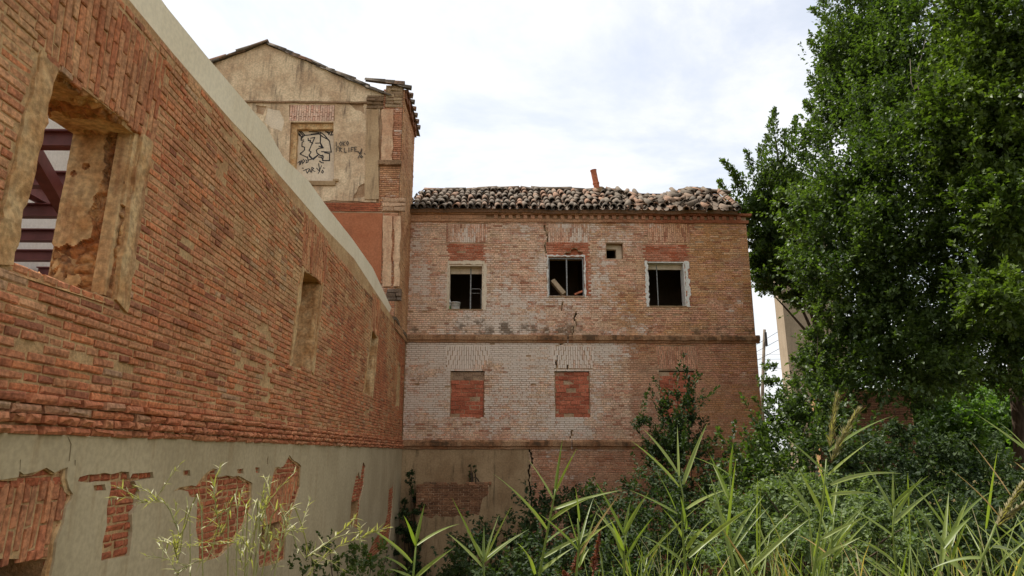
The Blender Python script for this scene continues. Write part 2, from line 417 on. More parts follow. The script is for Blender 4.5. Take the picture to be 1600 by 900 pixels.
# plaster skirt with the broken-out patches
c4 = lambda pts: [(x / 3.75, 660 + y / 3.75) for x, y in pts]
patches = [
 c4([(-420, 360), (0, 335), (90, 320), (95, 285), (120, 305), (190, 290), (250, 265), (300, 295), (340, 275), (380, 262), (372, 330), (390, 390), (410, 420), (400, 455), (370, 500), (350, 600), (310, 700), (300, 800), (278, 900), (250, 1000), (-420, 1000)]),
 c4([(440, 345), (450, 320), (510, 305), (550, 305), (600, 295), (640, 304), (740, 290), (745, 330), (760, 300), (880, 290), (885, 325), (770, 345), (800, 405), (790, 470), (755, 540), (760, 640), (740, 780), (650, 800), (575, 815), (585, 700), (610, 600), (610, 500), (635, 380), (630, 345), (560, 345)]),
 c4([(535, 370), (600, 362), (606, 398), (540, 400)]),
 c5([(205, 270), (240, 250), (320, 245), (330, 225), (365, 185), (400, 160), (420, 165), (415, 200), (520, 195), (590, 230), (585, 350), (560, 420), (500, 520), (440, 580), (330, 620), (330, 520), (315, 460), (325, 300), (285, 295), (280, 270)]),
 c5([(700, 155), (740, 150), (770, 95), (795, 125), (825, 150), (820, 250), (780, 380), (750, 480), (745, 600), (620, 640), (620, 560), (640, 430), (660, 330)]),
 c5([(1105, 175), (1112, 210), (1125, 130), (1138, 150), (1130, 240), (1112, 310), (1100, 445), (1060, 430), (1070, 310), (1090, 200)]),
 c5([(1265, 250), (1275, 220), (1272, 300), (1260, 450), (1250, 520), (1180, 590), (1140, 600), (1170, 520), (1230, 430), (1245, 380), (1250, 260)]),
 c5([(258, 170), (290, 168), (292, 195), (257, 193)]), c5([(515, 165), (545, 160), (546, 185), (517, 182)]), c5([(603, 155), (625, 155), (623, 182), (606, 180)]),
]
patches = [jag(P(p, Lp), .10, .012) for p in patches]
und = [0, 3, 4]
def shrink(p, f):
    cx = sum(q[0] for q in p) / len(p); cy = sum(q[1] for q in p) / len(p); return [(cx + (q[0] - cx) * f + random.uniform(-.018, .018), cy + (q[1] - cy) * f + random.uniform(-.018, .018)) for q in p]
CR = [P([(100, 682), (106, 694), (104, 720), (101.6, 722), (104, 694), (98.9, 682)], Lp), P([(26, 718), (27.5, 718), (26.5, 734), (25.4, 734)], Lp), P([(111.5, 719), (113.5, 719), (113, 728), (111.5, 727)], Lp), P(c5([(660, 110), (668, 100), (664, 140), (658, 146)]), Lp)]     # hairline crack in the render
sk = slab(FL, [(U0, -.45), (U1, -.45), (U1, Z_LEDGE - .003), (U0, Z_LEDGE - .003)], patches + CR, -.0165, .020, MB['skirt'], 'render_skirt', left,
          grid=.35, disp=lambda u, v: .006 * nz(u, v, 3, 1.5))
sk.matrix_parent_inverse = Matrix.Translation(-LLOC)
for k_ in und:
    p = patches[k_]; o = slab(FL, p, [shrink(p, .955)], -.0165, .006, MB['jamb'], 'undercoat', left); o.matrix_parent_inverse = Matrix.Translation(-LLOC)
# --- bricks
RED, ORG, TAN, DRK, GRY = lin(188, 116, 82), lin(202, 126, 84), lin(204, 160, 116), lin(146, 92, 70), lin(180, 154, 122)
def left_colour(u, v):
    h = (v - Z_LEDGE) / 3.2
    t = .5 + 1.1 * nz(u, v, 5, .55)
    c = lerp(RED, TAN, .18 + .55 * sst(.1, .75, h) * t + .22 * sst(5, 13, u) * t + random.gauss(0, .16))
    r = random.random()
    if r < .09: c = lerp(c, DRK, .7)
    elif r < .22: c = lerp(c, ORG, .8)
    elif r < .25: c = lerp(c, GRY, .6)
    return c
bricks = []                                    # (dist, verts, faces, col, wash, grime)
def emit(F, u0, u1, v0, v1, nb, nf, bev, jit, col, wash, grime, store, skew=0.):
    vs, fs = brick_geo(F, u0, u1, v0, v1, nb, nf, bev, jit, skew); store.append((vs, fs, col, wash, grime))
CH = .0565
def courses():
    v = -.42; k = 0
    arch_polys = [rect(a, z0 - .01, b, z1) for a, b, z0, z1 in arches]
    grow = lambda p, s: p
    while v < Z_TOP0:
        v0, v1 = v, v + CH - .012; vm = (v0 + v1) / 2
        inskirt = v1 < Z_LEDGE + .01
        ledge = not inskirt and v0 < Z_LEDGE + .17
        iv = [(U0, U1)]
        for a in np.arange(U0, U1, .5):
            if v1 > ztop(a + .25) - .01: iv = cut(iv, [(a, a + .5)])
        hs = holes_at(LWIN + strips + arch_polys, vm)
        if inskirt:
            iv = []
            for p in patches: iv += [(a - .08, b + .08) for a, b in holes_at([p], v0 + .01) + holes_at([p], v1 - .01)]
            iv.sort(); mg = []
            for a, b in iv:
                if mg and a <= mg[-1][1]: mg[-1] = (mg[-1][0], max(b, mg[-1][1]))
                else: mg.append((a, b))
            iv = cut(mg, holes_at([BPATCH1, VOID4, VOID5, SOLD1, SOLD4], vm))
        else: iv = cut(iv, hs)
        iv = [(a + .004, b) for a, b in iv]
        L = .250 if (k % 2 == 0 or random.random() < .35) else .125
        off = (k % 2) * .131 + random.uniform(-.03, .03)
        for a, b in fill(iv, v0, L, off, .024 if inskirt else .016):
            um = (a + b) / 2; a += random.uniform(-.003, .003); b += random.uniform(-.004, .003)
            if not inskirt and (v1 > ztop(um) - .02): continue
            low = 1 - sst(Z_LEDGE + .2, Z_LEDGE + 1.6, vm)
            miss = nz(um, vm, 9, 1.1)
            if not inskirt and not ledge and random.random() < .007 + .09 * max(0, miss - .32) * (.4 + low): continue
            nf = random.gauss(.002, .003 + .004 * low) - (.05 * random.random() if miss > .5 and random.random() < .4 else 0)
            bev, jit = .0055 + .003 * low, .0018 + .0012 * low
            if ledge:
                st = (v0 - Z_LEDGE) / CH
                nf = .075 + random.uniform(-.018, .014) - (.02 if st > 1.4 else 0) - (.02 if st < .6 else 0); bev = .016; jit = .007; b -= .014
            if inskirt: nf = random.gauss(-.003, .004); bev = .008; jit = .005
            wash = .10 + .28 * sst(.25, .9, (vm - Z_LEDGE) / 3) * (.5 + nz(um, vm, 1, .7)) + .1 * nz(um, vm, 2, .4)
            grime = .06 + .34 * max(0, nz(um, vm, 4, .8)) + .46 * sst(2.6, 3.3, vm - Z_LEDGE + (0 if um < 12 else .2))
            col = left_colour(um, vm)
            if inskirt: col = lerp(col, lin(164, 82, 56), .6); wash = .12; grime = .15
            if ledge and 1.3 < (v0 - Z_LEDGE) / CH < 2.2 and um < 4.5: col = lerp(RED, GRY, .4 + .4 * random.random())
            elif ledge: col = lerp(col, RED, .35); grime = .1 + .15 * random.random(); wash = .12
            emit(FL, a, b, v0 + random.gauss(0, .0015), v1, -.03, nf, bev, jit, col, wash, grime, bricks)
        v += CH; k += 1
# soldier bricks over the basement window and inside patch four
SOLD1 = P(c4([(-420, 385), (395, 385), (290, 800), (-420, 800)]), Lp)
SOLD4 = P(c5([(655, 200), (830, 200), (745, 415), (640, 432)]), Lp)
courses()
def soldiers(poly, lean, wid, store, nf=.004, lens=None):
    us = [p[0] for p in poly]; vs_ = [p[1] for p in poly]; z0, z1 = min(vs_), max(vs_)
    u = min(us) - .3; k = 0
    while u < max(us) + .3:
        v = z1; first = True
        while v > z0 + .02:
            ln = (.25 if not (first and k % 2) else .125); first = False
            va, vb = max(v - ln, z0), v; vm = (va + vb) / 2
            um = u + wid / 2 + lean * (vm - z0)
            if inside(poly, um, vm):
                c = lerp(RED, ORG, random.random()); c = lerp(c, DRK, .5 * random.random()); c = lerp(c, TAN, .35 * random.random())
                emit(FL, u + lean * (va - z0), u + lean * (va - z0) + wid - .017, va + .014, vb, -.03, nf + random.gauss(0, .004), .007, .004, c, .16, .12, store, lean)
            v -= ln
        u += wid; k += 1
soldiers(SOLD1, .06, .064, bricks, .0)
soldiers(SOLD4, .03, .060, bricks, -.004)
for a, b, z0, z1 in arches:
    u = a; k = 0; n = int((b - a) / .058)
    for k in range(n):
        u = a + k * (b - a) / n; v = z1 + random.uniform(-.03, .0); first = True
        lean = ((k + .5) / n - .5) * .12
        while v > z0 + .03:
            ln = .262 if not (first and k % 2) else .131; first = False
            va = max(v - ln, z0 + random.uniform(-.012, .012)); vm = (va + v) / 2
            c = lerp(lin(188, 116, 78), lin(206, 156, 112), random.random()); c = lerp(c, DRK, .35 * random.random())
            emit(FL, u + lean * (va - z0), u + lean * (va - z0) + (b - a) / n - .010, va + .008, v, -.03, .004 + random.gauss(0, .004), .006, .003, c, .22, .15, bricks, lean)
            v -= ln
bricks.sort(key=lambda b: (Vector(b[0][8]) - EYE).length if -0.5 < b[0][8][1] else 99)
vis = []
def shown(p):
    d = Vector(p) - EYE; z = d.dot(FW)
    if z < .3: return False
    x = 800 + FPX * d.dot(RT) / z; y = 450 - FPX * d.dot(UP) / z
    return -20 < x < 1620 and -20 < y < 920
near, rest = [], []
for b in bricks: (near if len(near) < 300 and shown(b[0][8]) else rest).append(b)
for b in near:
    m = Mesh(); m.add(b[0], b[1], b[2], b[3], b[4]); LB(m, 'brick', MB['brick_left'], origin=b[0][8])
m = Mesh()
for b in rest: m.add(*b)
tag(LB(m, 'brickwork', MB['brick_left']), kind='stuff')
# --- concrete top beam
bt = [Lp(*p) for p in ((258.7, 0), (268, 13), (329, 89), (420, 197), (446, 245), (485, 282), (517, 327), (553, 373), (585, 419), (613.5, 481))]
bb = [(u, v + .0) for u, v in top_pts[:9]]
top_line = [(U0, bt[0][1])] + bt
low_line = [(u, v - .004) for u, v in reversed(bb)] + [(U0, Z_TOP0 - .004)]
o = slab(FL, top_line + low_line, [], -.45, -.03, MB['beam'], 'concrete_beam', left); o.matrix_parent_inverse = Matrix.Translation(-LLOC)
m = Mesh()                                     # broken cap stones along the last stretch of the wall top
for i in range(9):
    u = 16.85 + i * .25; m.box(FL, u, u + .23, ztop(u) - .03, ztop(u) + .03 + random.random() * .03, -.4, .03 + random.random() * .03, col=lin(120, 104, 86), wash=.1, grime=.45)
LB(m, 'wall_coping', MB['mould'])
# --- window surrounds, reveals
def broken(F2, nu, nv, su, sv, thick, sc, seed, name, parent, keep=.0, edge=None):
    """Coat of plaster with broken-away areas that show angular rubble."""
    m = Mesh(); vs, pm = [], []
    for j in range(nv + 1):
        for i in range(nu + 1):
            u, v = su * i / nu, sv * j / nv
            mask = nz(u + seed, v, seed, sc) + keep + (edge(u / su, v / sv) if edge else 0)
            d, _ = noise.voronoi(Vector((u * 9 + seed, v * 11, seed))); rub = .034 * min(1, (d[1] - d[0]) * 2.2) + .008 * nz(u, v, seed, 14)
            n = thick + .006 * nz(u, v, seed, 6) if mask > 0 else rub
            vs.append(F2(u, v, n if 0 < i < nu and 0 < j < nv else -.004)); pm.append(mask > 0)
    for want, mat, nm in ((True, MB['jamb'], 'plaster_coat'), (False, MB['rubble'], 'rubble')):
        m = Mesh(); fs = []
        for j in range(nv):
            for i in range(nu):
                q = (j * (nu + 1) + i, j * (nu + 1) + i + 1, (j + 1) * (nu + 1) + i + 1, (j + 1) * (nu + 1) + i)
                if all(pm[x] for x in q) == want: fs.append(q)
        if not fs: continue
        used = sorted({x for f in fs for x in f}); ix = {x: k for k, x in enumerate(used)}
        m.add([vs[x] for x in used], [tuple(ix[x] for x in f) for f in fs]); m.build(nm, mat, parent)
def lump(F2, nu, nv, size_u, size_v, amp, sc, seed, mat, name, parent, bul=None):
    """A rough sheet of broken plaster standing in front of its plane."""
    m = Mesh(); vs = []
    for j in range(nv + 1):
        for i in range(nu + 1):
            u, v = size_u * i / nu, size_v * j / nv
            n = amp * (nz(u + seed, v, seed, sc) + .6 * abs(nz(u, v + seed, seed, sc * 2.3)))
            e = min(i, nu - i, j, nv - j)
            vs.append(F2(u, v, max(n + amp * .45, -.004) if e else -.004))
    m.add(vs, [(j * (nu + 1) + i, j * (nu + 1) + i + 1, (j + 1) * (nu + 1) + i + 1, (j + 1) * (nu + 1) + i) for j in range(nv) for i in range(nu)])
    return LB(m, name, mat, parent, smooth=True)
for k, wv in enumerate(LWIN):
    bl, tl, tr, br = wv
    near_w = k == 0
    sur = tag(bpy.data.objects.new('window', None)); C.objects.link(sur); sur.parent = left; sur.matrix_parent_inverse = Matrix.Translation(-LLOC)
    def WB(mesh, name, mat, **kk): return mesh.build(name, mat, sur, **kk)
    for q, name in ((strips[2 * k], 'plaster_strip'), (strips[2 * k + 1], 'plaster_strip')):
        qq = jag(q,   .06 if near_w else .2, .016 if near_w else .012)
        o = slab(FL, qq, [], -.03, .004, MB['jamb'], name, left, grid=.08 if near_w else None, disp=lambda u, v: .012 * nz(u, v, 2, 5) + .004)
        o.parent = sur
    # far reveal: a leaning plane from br to tr, running back into the wall
    dv = Vector((0, tr[0] - br[0], tr[1] - br[1])); hgt = dv.length; dv.normalize()
    Fr = Frame(FL(br[0], br[1], -.02), (-1, 0, 0), dv, (0, -dv.z, dv.y))
    if near_w:
        broken(Fr, 64, 120, WALL_T - .03, hgt, .045, 2.6, 4.2, 'rough_reveal', sur, .02, lambda a, b: -.9 * math.exp(-((a - .33) / .10) ** 2) + .35 * sst(.55, .8, a) * sst(.25, .5, b) - .3 * sst(.35, .1, b))
        m = Mesh(); m.box(Frame(FL(br[0], br[1], 0), (-1, 0, 0), dv, (0, -dv.z, dv.y)), .05, .14, .02, hgt, 0, .055)
        o = WB(m, 'rebate', MB['jamb'])
        # rough broken lintel
        du = Vector((0, tr[0] - tl[0], tr[1] - tl[1])); ln = du.length; du.normalize()
        Fs = Frame(FL(tl[0], tl[1], -.01), du, (-1, 0, 0), (0, du.z, -du.y))
        broken(Fs, 90, 44, ln, WALL_T - .03, .03, 3.2, 8.1, 'broken_lintel', sur, .1, lambda a, b: -.5 * sst(.3, .05, b))
        ds = Vector((0, br[0] - bl[0], br[1] - bl[1])); ls = ds.length; ds.normalize()
        Fb_ = Frame(FL(bl[0] - .05, bl[1] - .045, .004), ds, (-1, 0, 0), (0, -ds.z, ds.y))
        lump(Fb_, 50, 24, ls + .05, WALL_T, .05, 4, 2.5, MB['rubble'], 'broken_sill', sur).matrix_parent_inverse = Matrix()
        for q in range(0):                      # stones showing in the broken reveal
            c = Fr(random.uniform(.15, .48), random.uniform(.08, .75), .03); s = random.uniform(.04, .085)
            bm = bmesh.new(); bmesh.ops.create_icosphere(bm, subdivisions=2, radius=1)
            for v in bm.verts: v.co = Vector((v.co.x * s, v.co.y * s * .7, v.co.z * s)) * (1 + .25 * nz(*v.co, 2)); v.co += c
            me = bpy.data.meshes.new('stone'); bm.to_mesh(me); bm.free(); me.materials.append(MB['rubble'])
            me.polygons.foreach_set('use_smooth', np.ones(len(me.polygons), bool))
            st = bpy.data.objects.new('stone', me); C.objects.link(st); st.parent = sur
    else:
        lump(Fr, 14, 30, .40, hgt, .03, 3.5, 3.3 + k, MB['jamb'], 'rough_reveal', sur).matrix_parent_inverse = Matrix()
        # walled up inside
        m = Mesh(); a0 = bl[0] - .3; b0 = tr[0] + .3; z0, z1 = min(bl[1], br[1]) - .2, max(tl[1], tr[1]) + .2
        m.box(FL, a0, b0, z0, z1, -WALL_T + .02, -.40); WB(m, 'blocking_wall', MB['rubble'])
        m = Mesh(); zz_ = z0; kk = 0
        while zz_ < z1:
            for a, b in fill([(a0, b0)], zz_, .262, .13 * (kk % 2), .014):
                vs, fs = brick_geo(FL, a, b, zz_, zz_ + .05, -.41, -.388, .006, .003)
                m.add(vs, fs, lerp(RED, TAN, random.random()), .1, .3)
            zz_ += CH; kk += 1
        tag(WB(m, 'blocking_brick', MB['brick_left']), kind='stuff')
# rooms behind the broken basement openings and the inner shell of the roofless hall
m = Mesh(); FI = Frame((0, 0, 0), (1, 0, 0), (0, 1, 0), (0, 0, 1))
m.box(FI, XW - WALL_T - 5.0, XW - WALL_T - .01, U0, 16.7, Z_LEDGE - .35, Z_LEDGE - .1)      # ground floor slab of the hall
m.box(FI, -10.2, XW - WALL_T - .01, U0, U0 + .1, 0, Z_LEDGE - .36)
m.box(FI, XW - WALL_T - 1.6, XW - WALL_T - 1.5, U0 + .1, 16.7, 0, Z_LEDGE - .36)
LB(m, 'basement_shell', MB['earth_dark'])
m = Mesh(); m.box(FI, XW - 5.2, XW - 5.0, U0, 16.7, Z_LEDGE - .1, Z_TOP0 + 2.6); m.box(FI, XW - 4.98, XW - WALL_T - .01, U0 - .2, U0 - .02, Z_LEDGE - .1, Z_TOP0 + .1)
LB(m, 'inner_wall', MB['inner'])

# ------------------------------------------------------------------ steel frame inside the hall
steel = thing('steel_frame', 'dark maroon steel roof frame seen through the broken window opening on the left', 'steel frame', loc=(-4, 6, Z_LEDGE))
def SB(mesh, name, mat=None): 
    o = mesh.build(name, mat or MB['steel'], steel); o.matrix_parent_inverse = Matrix.Translation(-Vector(steel.location)); return o
zj = on_y(85, 211, 6.0).z
def ibeam(a, b, wd, ht):
    m = Mesh(); a, b = Vector(a), Vector(b); h = Vector((0, 0, ht / 2 - .008))
    m.bar(a + h, b + h, wd, .016); m.bar(a - h, b - h, wd, .016); m.bar(a, b, .014, ht - .032); return m
for i in range(7):
    y = 5.1 + i * 1.0
    SB(ibeam((-7.55, y, zj), (-3.22, y, zj), .12, .165), 'joist')
for x in (-4.0, -5.6):
    SB(ibeam((x, 3.9, zj + .20), (x, 12.5, zj + .20), .14, .20), 'longitudinal_beam')
    for y in (5.0, 8.6, 12.2):
        m = Mesh(); m.bar((x, y + .25, Z_LEDGE - .1), (x, y + .25, zj + .09), .13, .13, up=(0, 1, 0)); SB(m, 'post')
for (a, b) in (((-3.45, 5.0, zj + .3), (-4.6, 8.6, zj - .55)), ((-4.4, 6.0, zj - .05), (-5.4, 9.6, zj - .7))):
    m = Mesh(); m.bar(a, b, .12, .16); SB(m, 'brace')

# ================================================================== REAR BUILDING
rear = thing('rear_building', 'two storey brick building at the back with bricked up windows and a sagging tiled roof', 'building', loc=(2, YB, 0))
RLOC = Vector(rear.location); RINV = Matrix.Translation(-RLOC)
def RB(mesh, name, mat, parent=None, **k):
    o = mesh.build(name, mat, parent or rear, **k)
    if parent is None: o.matrix_parent_inverse = RINV
    return o
XL, XR = XW + .005, Bp(1187, 600)[0]
ZC0, ZC1 = Bp(900, 348)[1], Bp(900, 333)[1]
ZM0, ZM1 = Bp(900, 536)[1], Bp(900, 523)[1]
ZL0, ZL1 = Bp(900, 702)[1], Bp(900, 687)[1]
def bq(x0, y0, x1, y1): a, b = Bp(x0, y1), Bp(x1, y0); return rect(a[0], a[1], b[0], b[1])
WIN = [bq(700, 414, 755, 483), bq(857, 402, 912, 463), bq(1015, 409, 1069, 478)]
SMALL = bq(948, 380, 973, 404)
INF = [bq(703, 579, 757, 653), bq(868, 579, 921, 652), bq(1033, 579, 1085, 651)]
def crack(pts, wd):
    q = [Bp(*p) for p in pts]; v0, v1 = q[-1][1], q[0][1]; n = max(2, int(abs(v1 - v0) / .0615)); l, r = [], []
    for k in range(n + 1):                       # stepped from course to course
        v = v1 + (v0 - v1) * k / n
        u = next((a[0] + (b[0] - a[0]) * (a[1] - v) / max(1e-6, a[1] - b[1]) for a, b in zip(q, q[1:]) if a[1] >= v >= b[1] - 1e-6), q[-1][0])
        u += random.uniform(-.025, .025); t = wd * random.uniform(.35, 1.1) * (1 if 0 < k < n else .4)
        for vv in ((v + .022, v - .022) if 0 < k < n else (v,)): l.append((u - t / 2, vv)); r.append((u + t / 2, vv))
    return l + r[::-1]
def crack_old(pts, wd):
    l, r = [], []
    for i, p in enumerate(pts):
        a, b = Bp(*p); t = .85 * wd * (1 if 0 < i < len(pts) - 1 else .25) * random.uniform(.6, 1.4)
        l.append((a - t / 2, b + random.uniform(-.01, .01))); r.append((a + t / 2, b + random.uniform(-.01, .01)))
    return l + r[::-1]
k6 = lambda pts: [(800 + x / 3.4625, 440 + y / 3.4625) for x, y in pts]
k5 = lambda pts: [(620 + x / 3.33, 250 + y / 3.33) for x, y in pts]
k7 = lambda pts: [(620 + x / 2.25, 500 + y / 2.25) for x, y in pts]
CRACKS = [crack(k6([(350, 165), (338, 190), (345, 235), (332, 262), (330, 288), (285, 320), (248, 352), (250, 385), (247, 420), (236, 445), (236, 474)]), .045),
          crack(k6([(270, 108), (266, 135), (268, 162)]), .035),
          crack(k6([(303, 432), (300, 455), (304, 478)]), .06),
          crack(k6([(330, 800), (318, 825), (316, 852)]), .03),
          crack(k5([(770, 335), (772, 360), (783, 392), (788, 420), (768, 450), (778, 488)]), .035),
          crack(k7([(463, 452), (478, 490), (466, 520), (464, 560), (470, 600), (472, 660)]), .06)]
BRK = P(k5([(870, 492), (880, 480), (905, 480), (905, 468), (920, 458), (940, 462), (945, 474), (968, 480), (970, 498), (872, 500)]), Bp)
HOLE_I = bq(712, 629, 719, 638)
all_open = WIN + [SMALL]
outer = rect(XL, -.3, XR, ZC1)
o = slab(FB, outer, all_open + INF + CRACKS + [BRK], -.38, -.016, MB['mortar_rear'], 'wall', rear); o.matrix_parent_inverse = RINV
A, B_, Cc, Dd = lin(230, 194, 164), lin(214, 156, 126), lin(204, 148, 98), lin(172, 112, 84)
NW = XR - XL
bpx = lambda u: 632 + (u - XL) / NW * 556
arch_b = [bq(697, 350, 762, 379), bq(857, 350, 921, 379), bq(1013, 350, 1077, 379), bq(699, 541, 762, 577), bq(866, 541, 925, 576), bq(1030, 541, 1088, 577)]
PL_EDGE = Bp(829, 760)[0]
def rear_props(u, v):
    x = bpx(u); y = 707 - (v - 4.0) / YB * FPX      # rough place on the facade for the stains
    t = nz(u, v, 3, .5); t2 = nz(u, v, 8, 1.3)
    c = lerp(A, Cc, sst(880, 1130, x + 120 * t)); c = lerp(c, B_, .35 + .9 * t2 + random.gauss(0, .3))
    if random.random() < .10 + .15 * max(0, t): c = lerp(c, Dd, .7)
    c = lerp(c, lin(226, 190, 150), max(0, random.gauss(0, .25)))
    wash = .22 + .46 * t2 + .34 * t + .22 * nz(u, v, 12, .28)
    if y > 536: wash +=   .50 * sst(1040, 890, x + 60 * t2) * sst(725, 650, y + 50 * t2) + .25 * sst(640, 560, y) * sst(1030, 960, x)
    else: wash +=   .20 * sst(900, 760, x) + .12 * sst(960, 900, x)
    wash -= .30 * sst(1000, 1110, x); wash += random.gauss(0, .10)
    grime = .05 + .2 * t2 + .5 * sst(480, 522, y) * (y < 530) * (.6 + nz(u * 2, v, 9, 1)) + .2 * sst(365, 350, y) + .2 * sst(690, 705, y)
    if y < 525: grime += .16 * sst(440, 500, y) * (.5 + nz(u * 2.5, v * .3, 6, 1)) 
    if y > 705: c = lerp(c, lin(176, 116, 82), .6); wash -= .15; grime += .05
    if y > 536 and x > 980: c = lerp(c, lin(164, 104, 74), .4)
    return c, wash, grime
store = []
CHR = .0565
redzone = [bq(700, 381, 760, 411), bq(853, 380, 918, 402), bq(1008, 383, 1078, 409), bq(912, 402, 918, 462), bq(1069, 409, 1080, 478)]
v = -.2; k = 0
while v < ZC0:
    v0, v1 = v, v + CHR - .011; vm = (v0 + v1) / 2
    a0, b0 = XL + .01, XR - .002 - random.uniform(0, .006)
    if vm < ZL0: a0 = PL_EDGE + random.uniform(-.05, .04)
    iv = cut([(a0, b0)], holes_at(all_open + INF + arch_b + [BRK], vm) + [(p - .008, q + .012) for p, q in holes_at(CRACKS, vm)])
    for a, b in fill(iv, v0, .255 if k % 2 else .1275, (k % 2) * .064 + random.uniform(-.02, .02), .011):
        um = (a + b) / 2; c, wsh, grm = rear_props(um, vm)
        if any(inside(z, um, vm) for z in redzone): c = lerp(lin(176, 96, 66), B_, random.random() * .7); wsh = min(wsh, .22) - .04
        if random.random() < .004: continue
        emit(FB, a, b, v0, v1, -.02, random.gauss(0, .0025), .004, .0015, c, wsh, grm, store)
    v += CHR; k += 1
for q in arch_b:
    (a, z0), (b, z1) = q[0], q[2]; n = int((b - a) / .056)
    for i in range(n):
        u = a + i * (b - a) / n; v = z1; first = True; lean = ((i + .5) / n - .5) * .25 if z1 < 8 else 0
        while v > z0 + .03:
            ln = .262 if not (first and i % 2) else .131; first = False; va = max(v - ln, z0)
            c, wsh, grm = rear_props(u, (va + v) / 2); c = lerp(c, B_, .4)
            if random.random() < .15: c = lerp(c, Dd, .7)
            uu = u + lean * ((va + v) / 2 - z0)
            if not any(inside(cr, uu + .02, (va + v) / 2) for cr in CRACKS):
                emit(FB, uu, uu + (b - a) / n - .009, va + .008, v, -.02, .003 + random.gauss(0, .003), .004, .002, c, wsh + .14, grm, store)
            v -= ln
m = Mesh()
for b in store: m.add(*b)
tag(RB(m, 'brickwork', MB['brick_rear']), kind='stuff')
# quoin return on the right side and remaining shell of the building
YR = YB + 6.2
m = Mesh(); FI = Frame((0, 0, 0), (1, 0, 0), (0, 1, 0), (0, 0, 1))
def side_bricks(F, u0, u1, v0, v1, colf, m, skip=None):
    v = v0; k = 0
    while v < v1:
        for a, b in fill([(u0, u1)], v, .255, (k % 2) * .1275, .011):
            if skip and skip((a + b) / 2, v): continue
            vs, fs = brick_geo(F, a, b, v, min(v + CHR - .011, v1), -.02, random.gauss(0, .003), .004, .002)
            c, wsh, g = colf((a + b) / 2, v); m.add(vs, fs, c, wsh, g)
        v += CHR; k += 1
m = Mesh(); m.box(FI, XR - .36, XR - .014, YB + .39, YR, -.3, ZC1); m.box(FI, XL, XR - .37, YR - .36, YR, -.3, ZC1)
m.box(FI, XL, XL + .3, YB + .39, YR - .37, -.3, ZC1)
RB(m, 'side_wall', MB['mortar_rear'])
m = Mesh(); side_bricks(Frame((XR - .012, 0, 0), (0, 1, 0), (0, 0, 1), (1, 0, 0)), YB + .005, YR, 0, ZC0, lambda u, v: rear_props(XR - .3, v), m)
tag(RB(m, 'side_brickwork', MB['brick_rear']), kind='stuff')
m = Mesh()
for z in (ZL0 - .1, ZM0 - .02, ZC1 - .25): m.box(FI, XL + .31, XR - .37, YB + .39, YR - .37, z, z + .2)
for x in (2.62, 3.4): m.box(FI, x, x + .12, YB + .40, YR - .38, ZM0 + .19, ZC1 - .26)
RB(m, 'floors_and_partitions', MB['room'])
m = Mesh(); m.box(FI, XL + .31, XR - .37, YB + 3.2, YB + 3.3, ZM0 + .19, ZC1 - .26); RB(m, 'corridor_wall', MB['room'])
# string courses and cornice
def moulding(F, u0, u1, prof, name, par, colf, seg=.12, jit=.006, inv=RINV):
    m = Mesh(); n = int((u1 - u0) / seg); vs, cs = [], []
    for i in range(n + 1):
        u = u0 + (u1 - u0) * i / n; d = jit * nz(u * 3, 0, prof[0][1]) * 2
        for j, (nn, vv) in enumerate(prof): vs.append(F(u, vv + d + random.uniform(-jit, jit) * .4, nn + (random.uniform(-jit, jit) if 0 < j < len(prof) - 1 else 0)))
    q = len(prof)
    for i in range(n):
        for j in range(q - 1):
            a = i * q + j; c, w_, g = colf((u0 + (u1 - u0) * i / n), prof[j][1], j)
            idx = [a, a + q, a + q + 1, a + 1]; m.add([vs[x] for x in idx], [(0, 1, 2, 3)], c, w_, g)
    for e in (0, n): m.add([vs[e * q + j] for j in range(q)], [tuple(range(q))], (.2, .12, .07, 1), 0, .3)
    o = m.build(name, MB['mould'], par); o.matrix_parent_inverse = inv; return o
def band_col(u, v, j):
    t = nz(u, v, 5, 1.5); return lerp(lin(176, 138, 104), lin(156, 108, 74), .5 + t), .1 + .1 * t, (.5 if j >= 3 else .22) + .3 * t
for z0, z1 in ((ZM0, ZM1), (ZL0, ZL1)):
    h = z1 - z0; ug = Bp(887, 530)[0] if z0 == ZM0 else Bp(893, 690)[0]
    for ua_, ub_ in ((XL + .01, ug - .022), (ug + .022, XR + .09)): moulding(FB, ua_, ub_, [(-.02, z0), (.035, z0 + .005), (.04, z0 + .25 * h), (.085, z0 + .32 * h), (.095, z0 + .78 * h), (.05, z0 + .97 * h), (-.02, z0 + h)], 'string_course', rear, band_col)
def corn_col(u, v, j):
    t = nz(u, v, 2, 1.2); return lerp(lin(188, 142, 108), lin(164, 98, 68), sst(2, 5, u) + .3 * t), .12 - .1 * sst(2, 5, u) + .1 * t, .12 + .25 * t
hC = ZC1 - ZC0
moulding(FB, XL + .01, XR + .05, [(-.02, ZC0), (.05, ZC0 + .004), (.055, ZC0 + .30 * hC), (-.02, ZC0 + .31 * hC)], 'cornice_lower_band', rear, corn_col)
moulding(FB, XL + .01, XR + .13, [(-.02, ZC0 + .70 * hC), (.11, ZC0 + .71 * hC), (.12, ZC1 - .02), (-.02, ZC1)], 'cornice_upper_band', rear, corn_col)
u = XL + .06; tooth = Mesh(); vs, fs = brick_geo(FB, 0, .115, ZC0 + .315 * hC, ZC0 + .695 * hC, -.02, .075, .008, .003)
while u < XR - .08:
    if u < Bp(765, 340)[0]: u += .215; continue
    m = Mesh(); vs, fs = brick_geo(FB, u, u + .115, ZC0 + .315 * hC, ZC0 + .695 * hC, -.02, .075, .008, .003)
    c, w_, g = corn_col(u, ZC0, 0); m.add(vs, fs, lerp(c, B_, random.random() * .5), w_, g); RB(m, 'dentil_brick', MB['mould']); u += .215
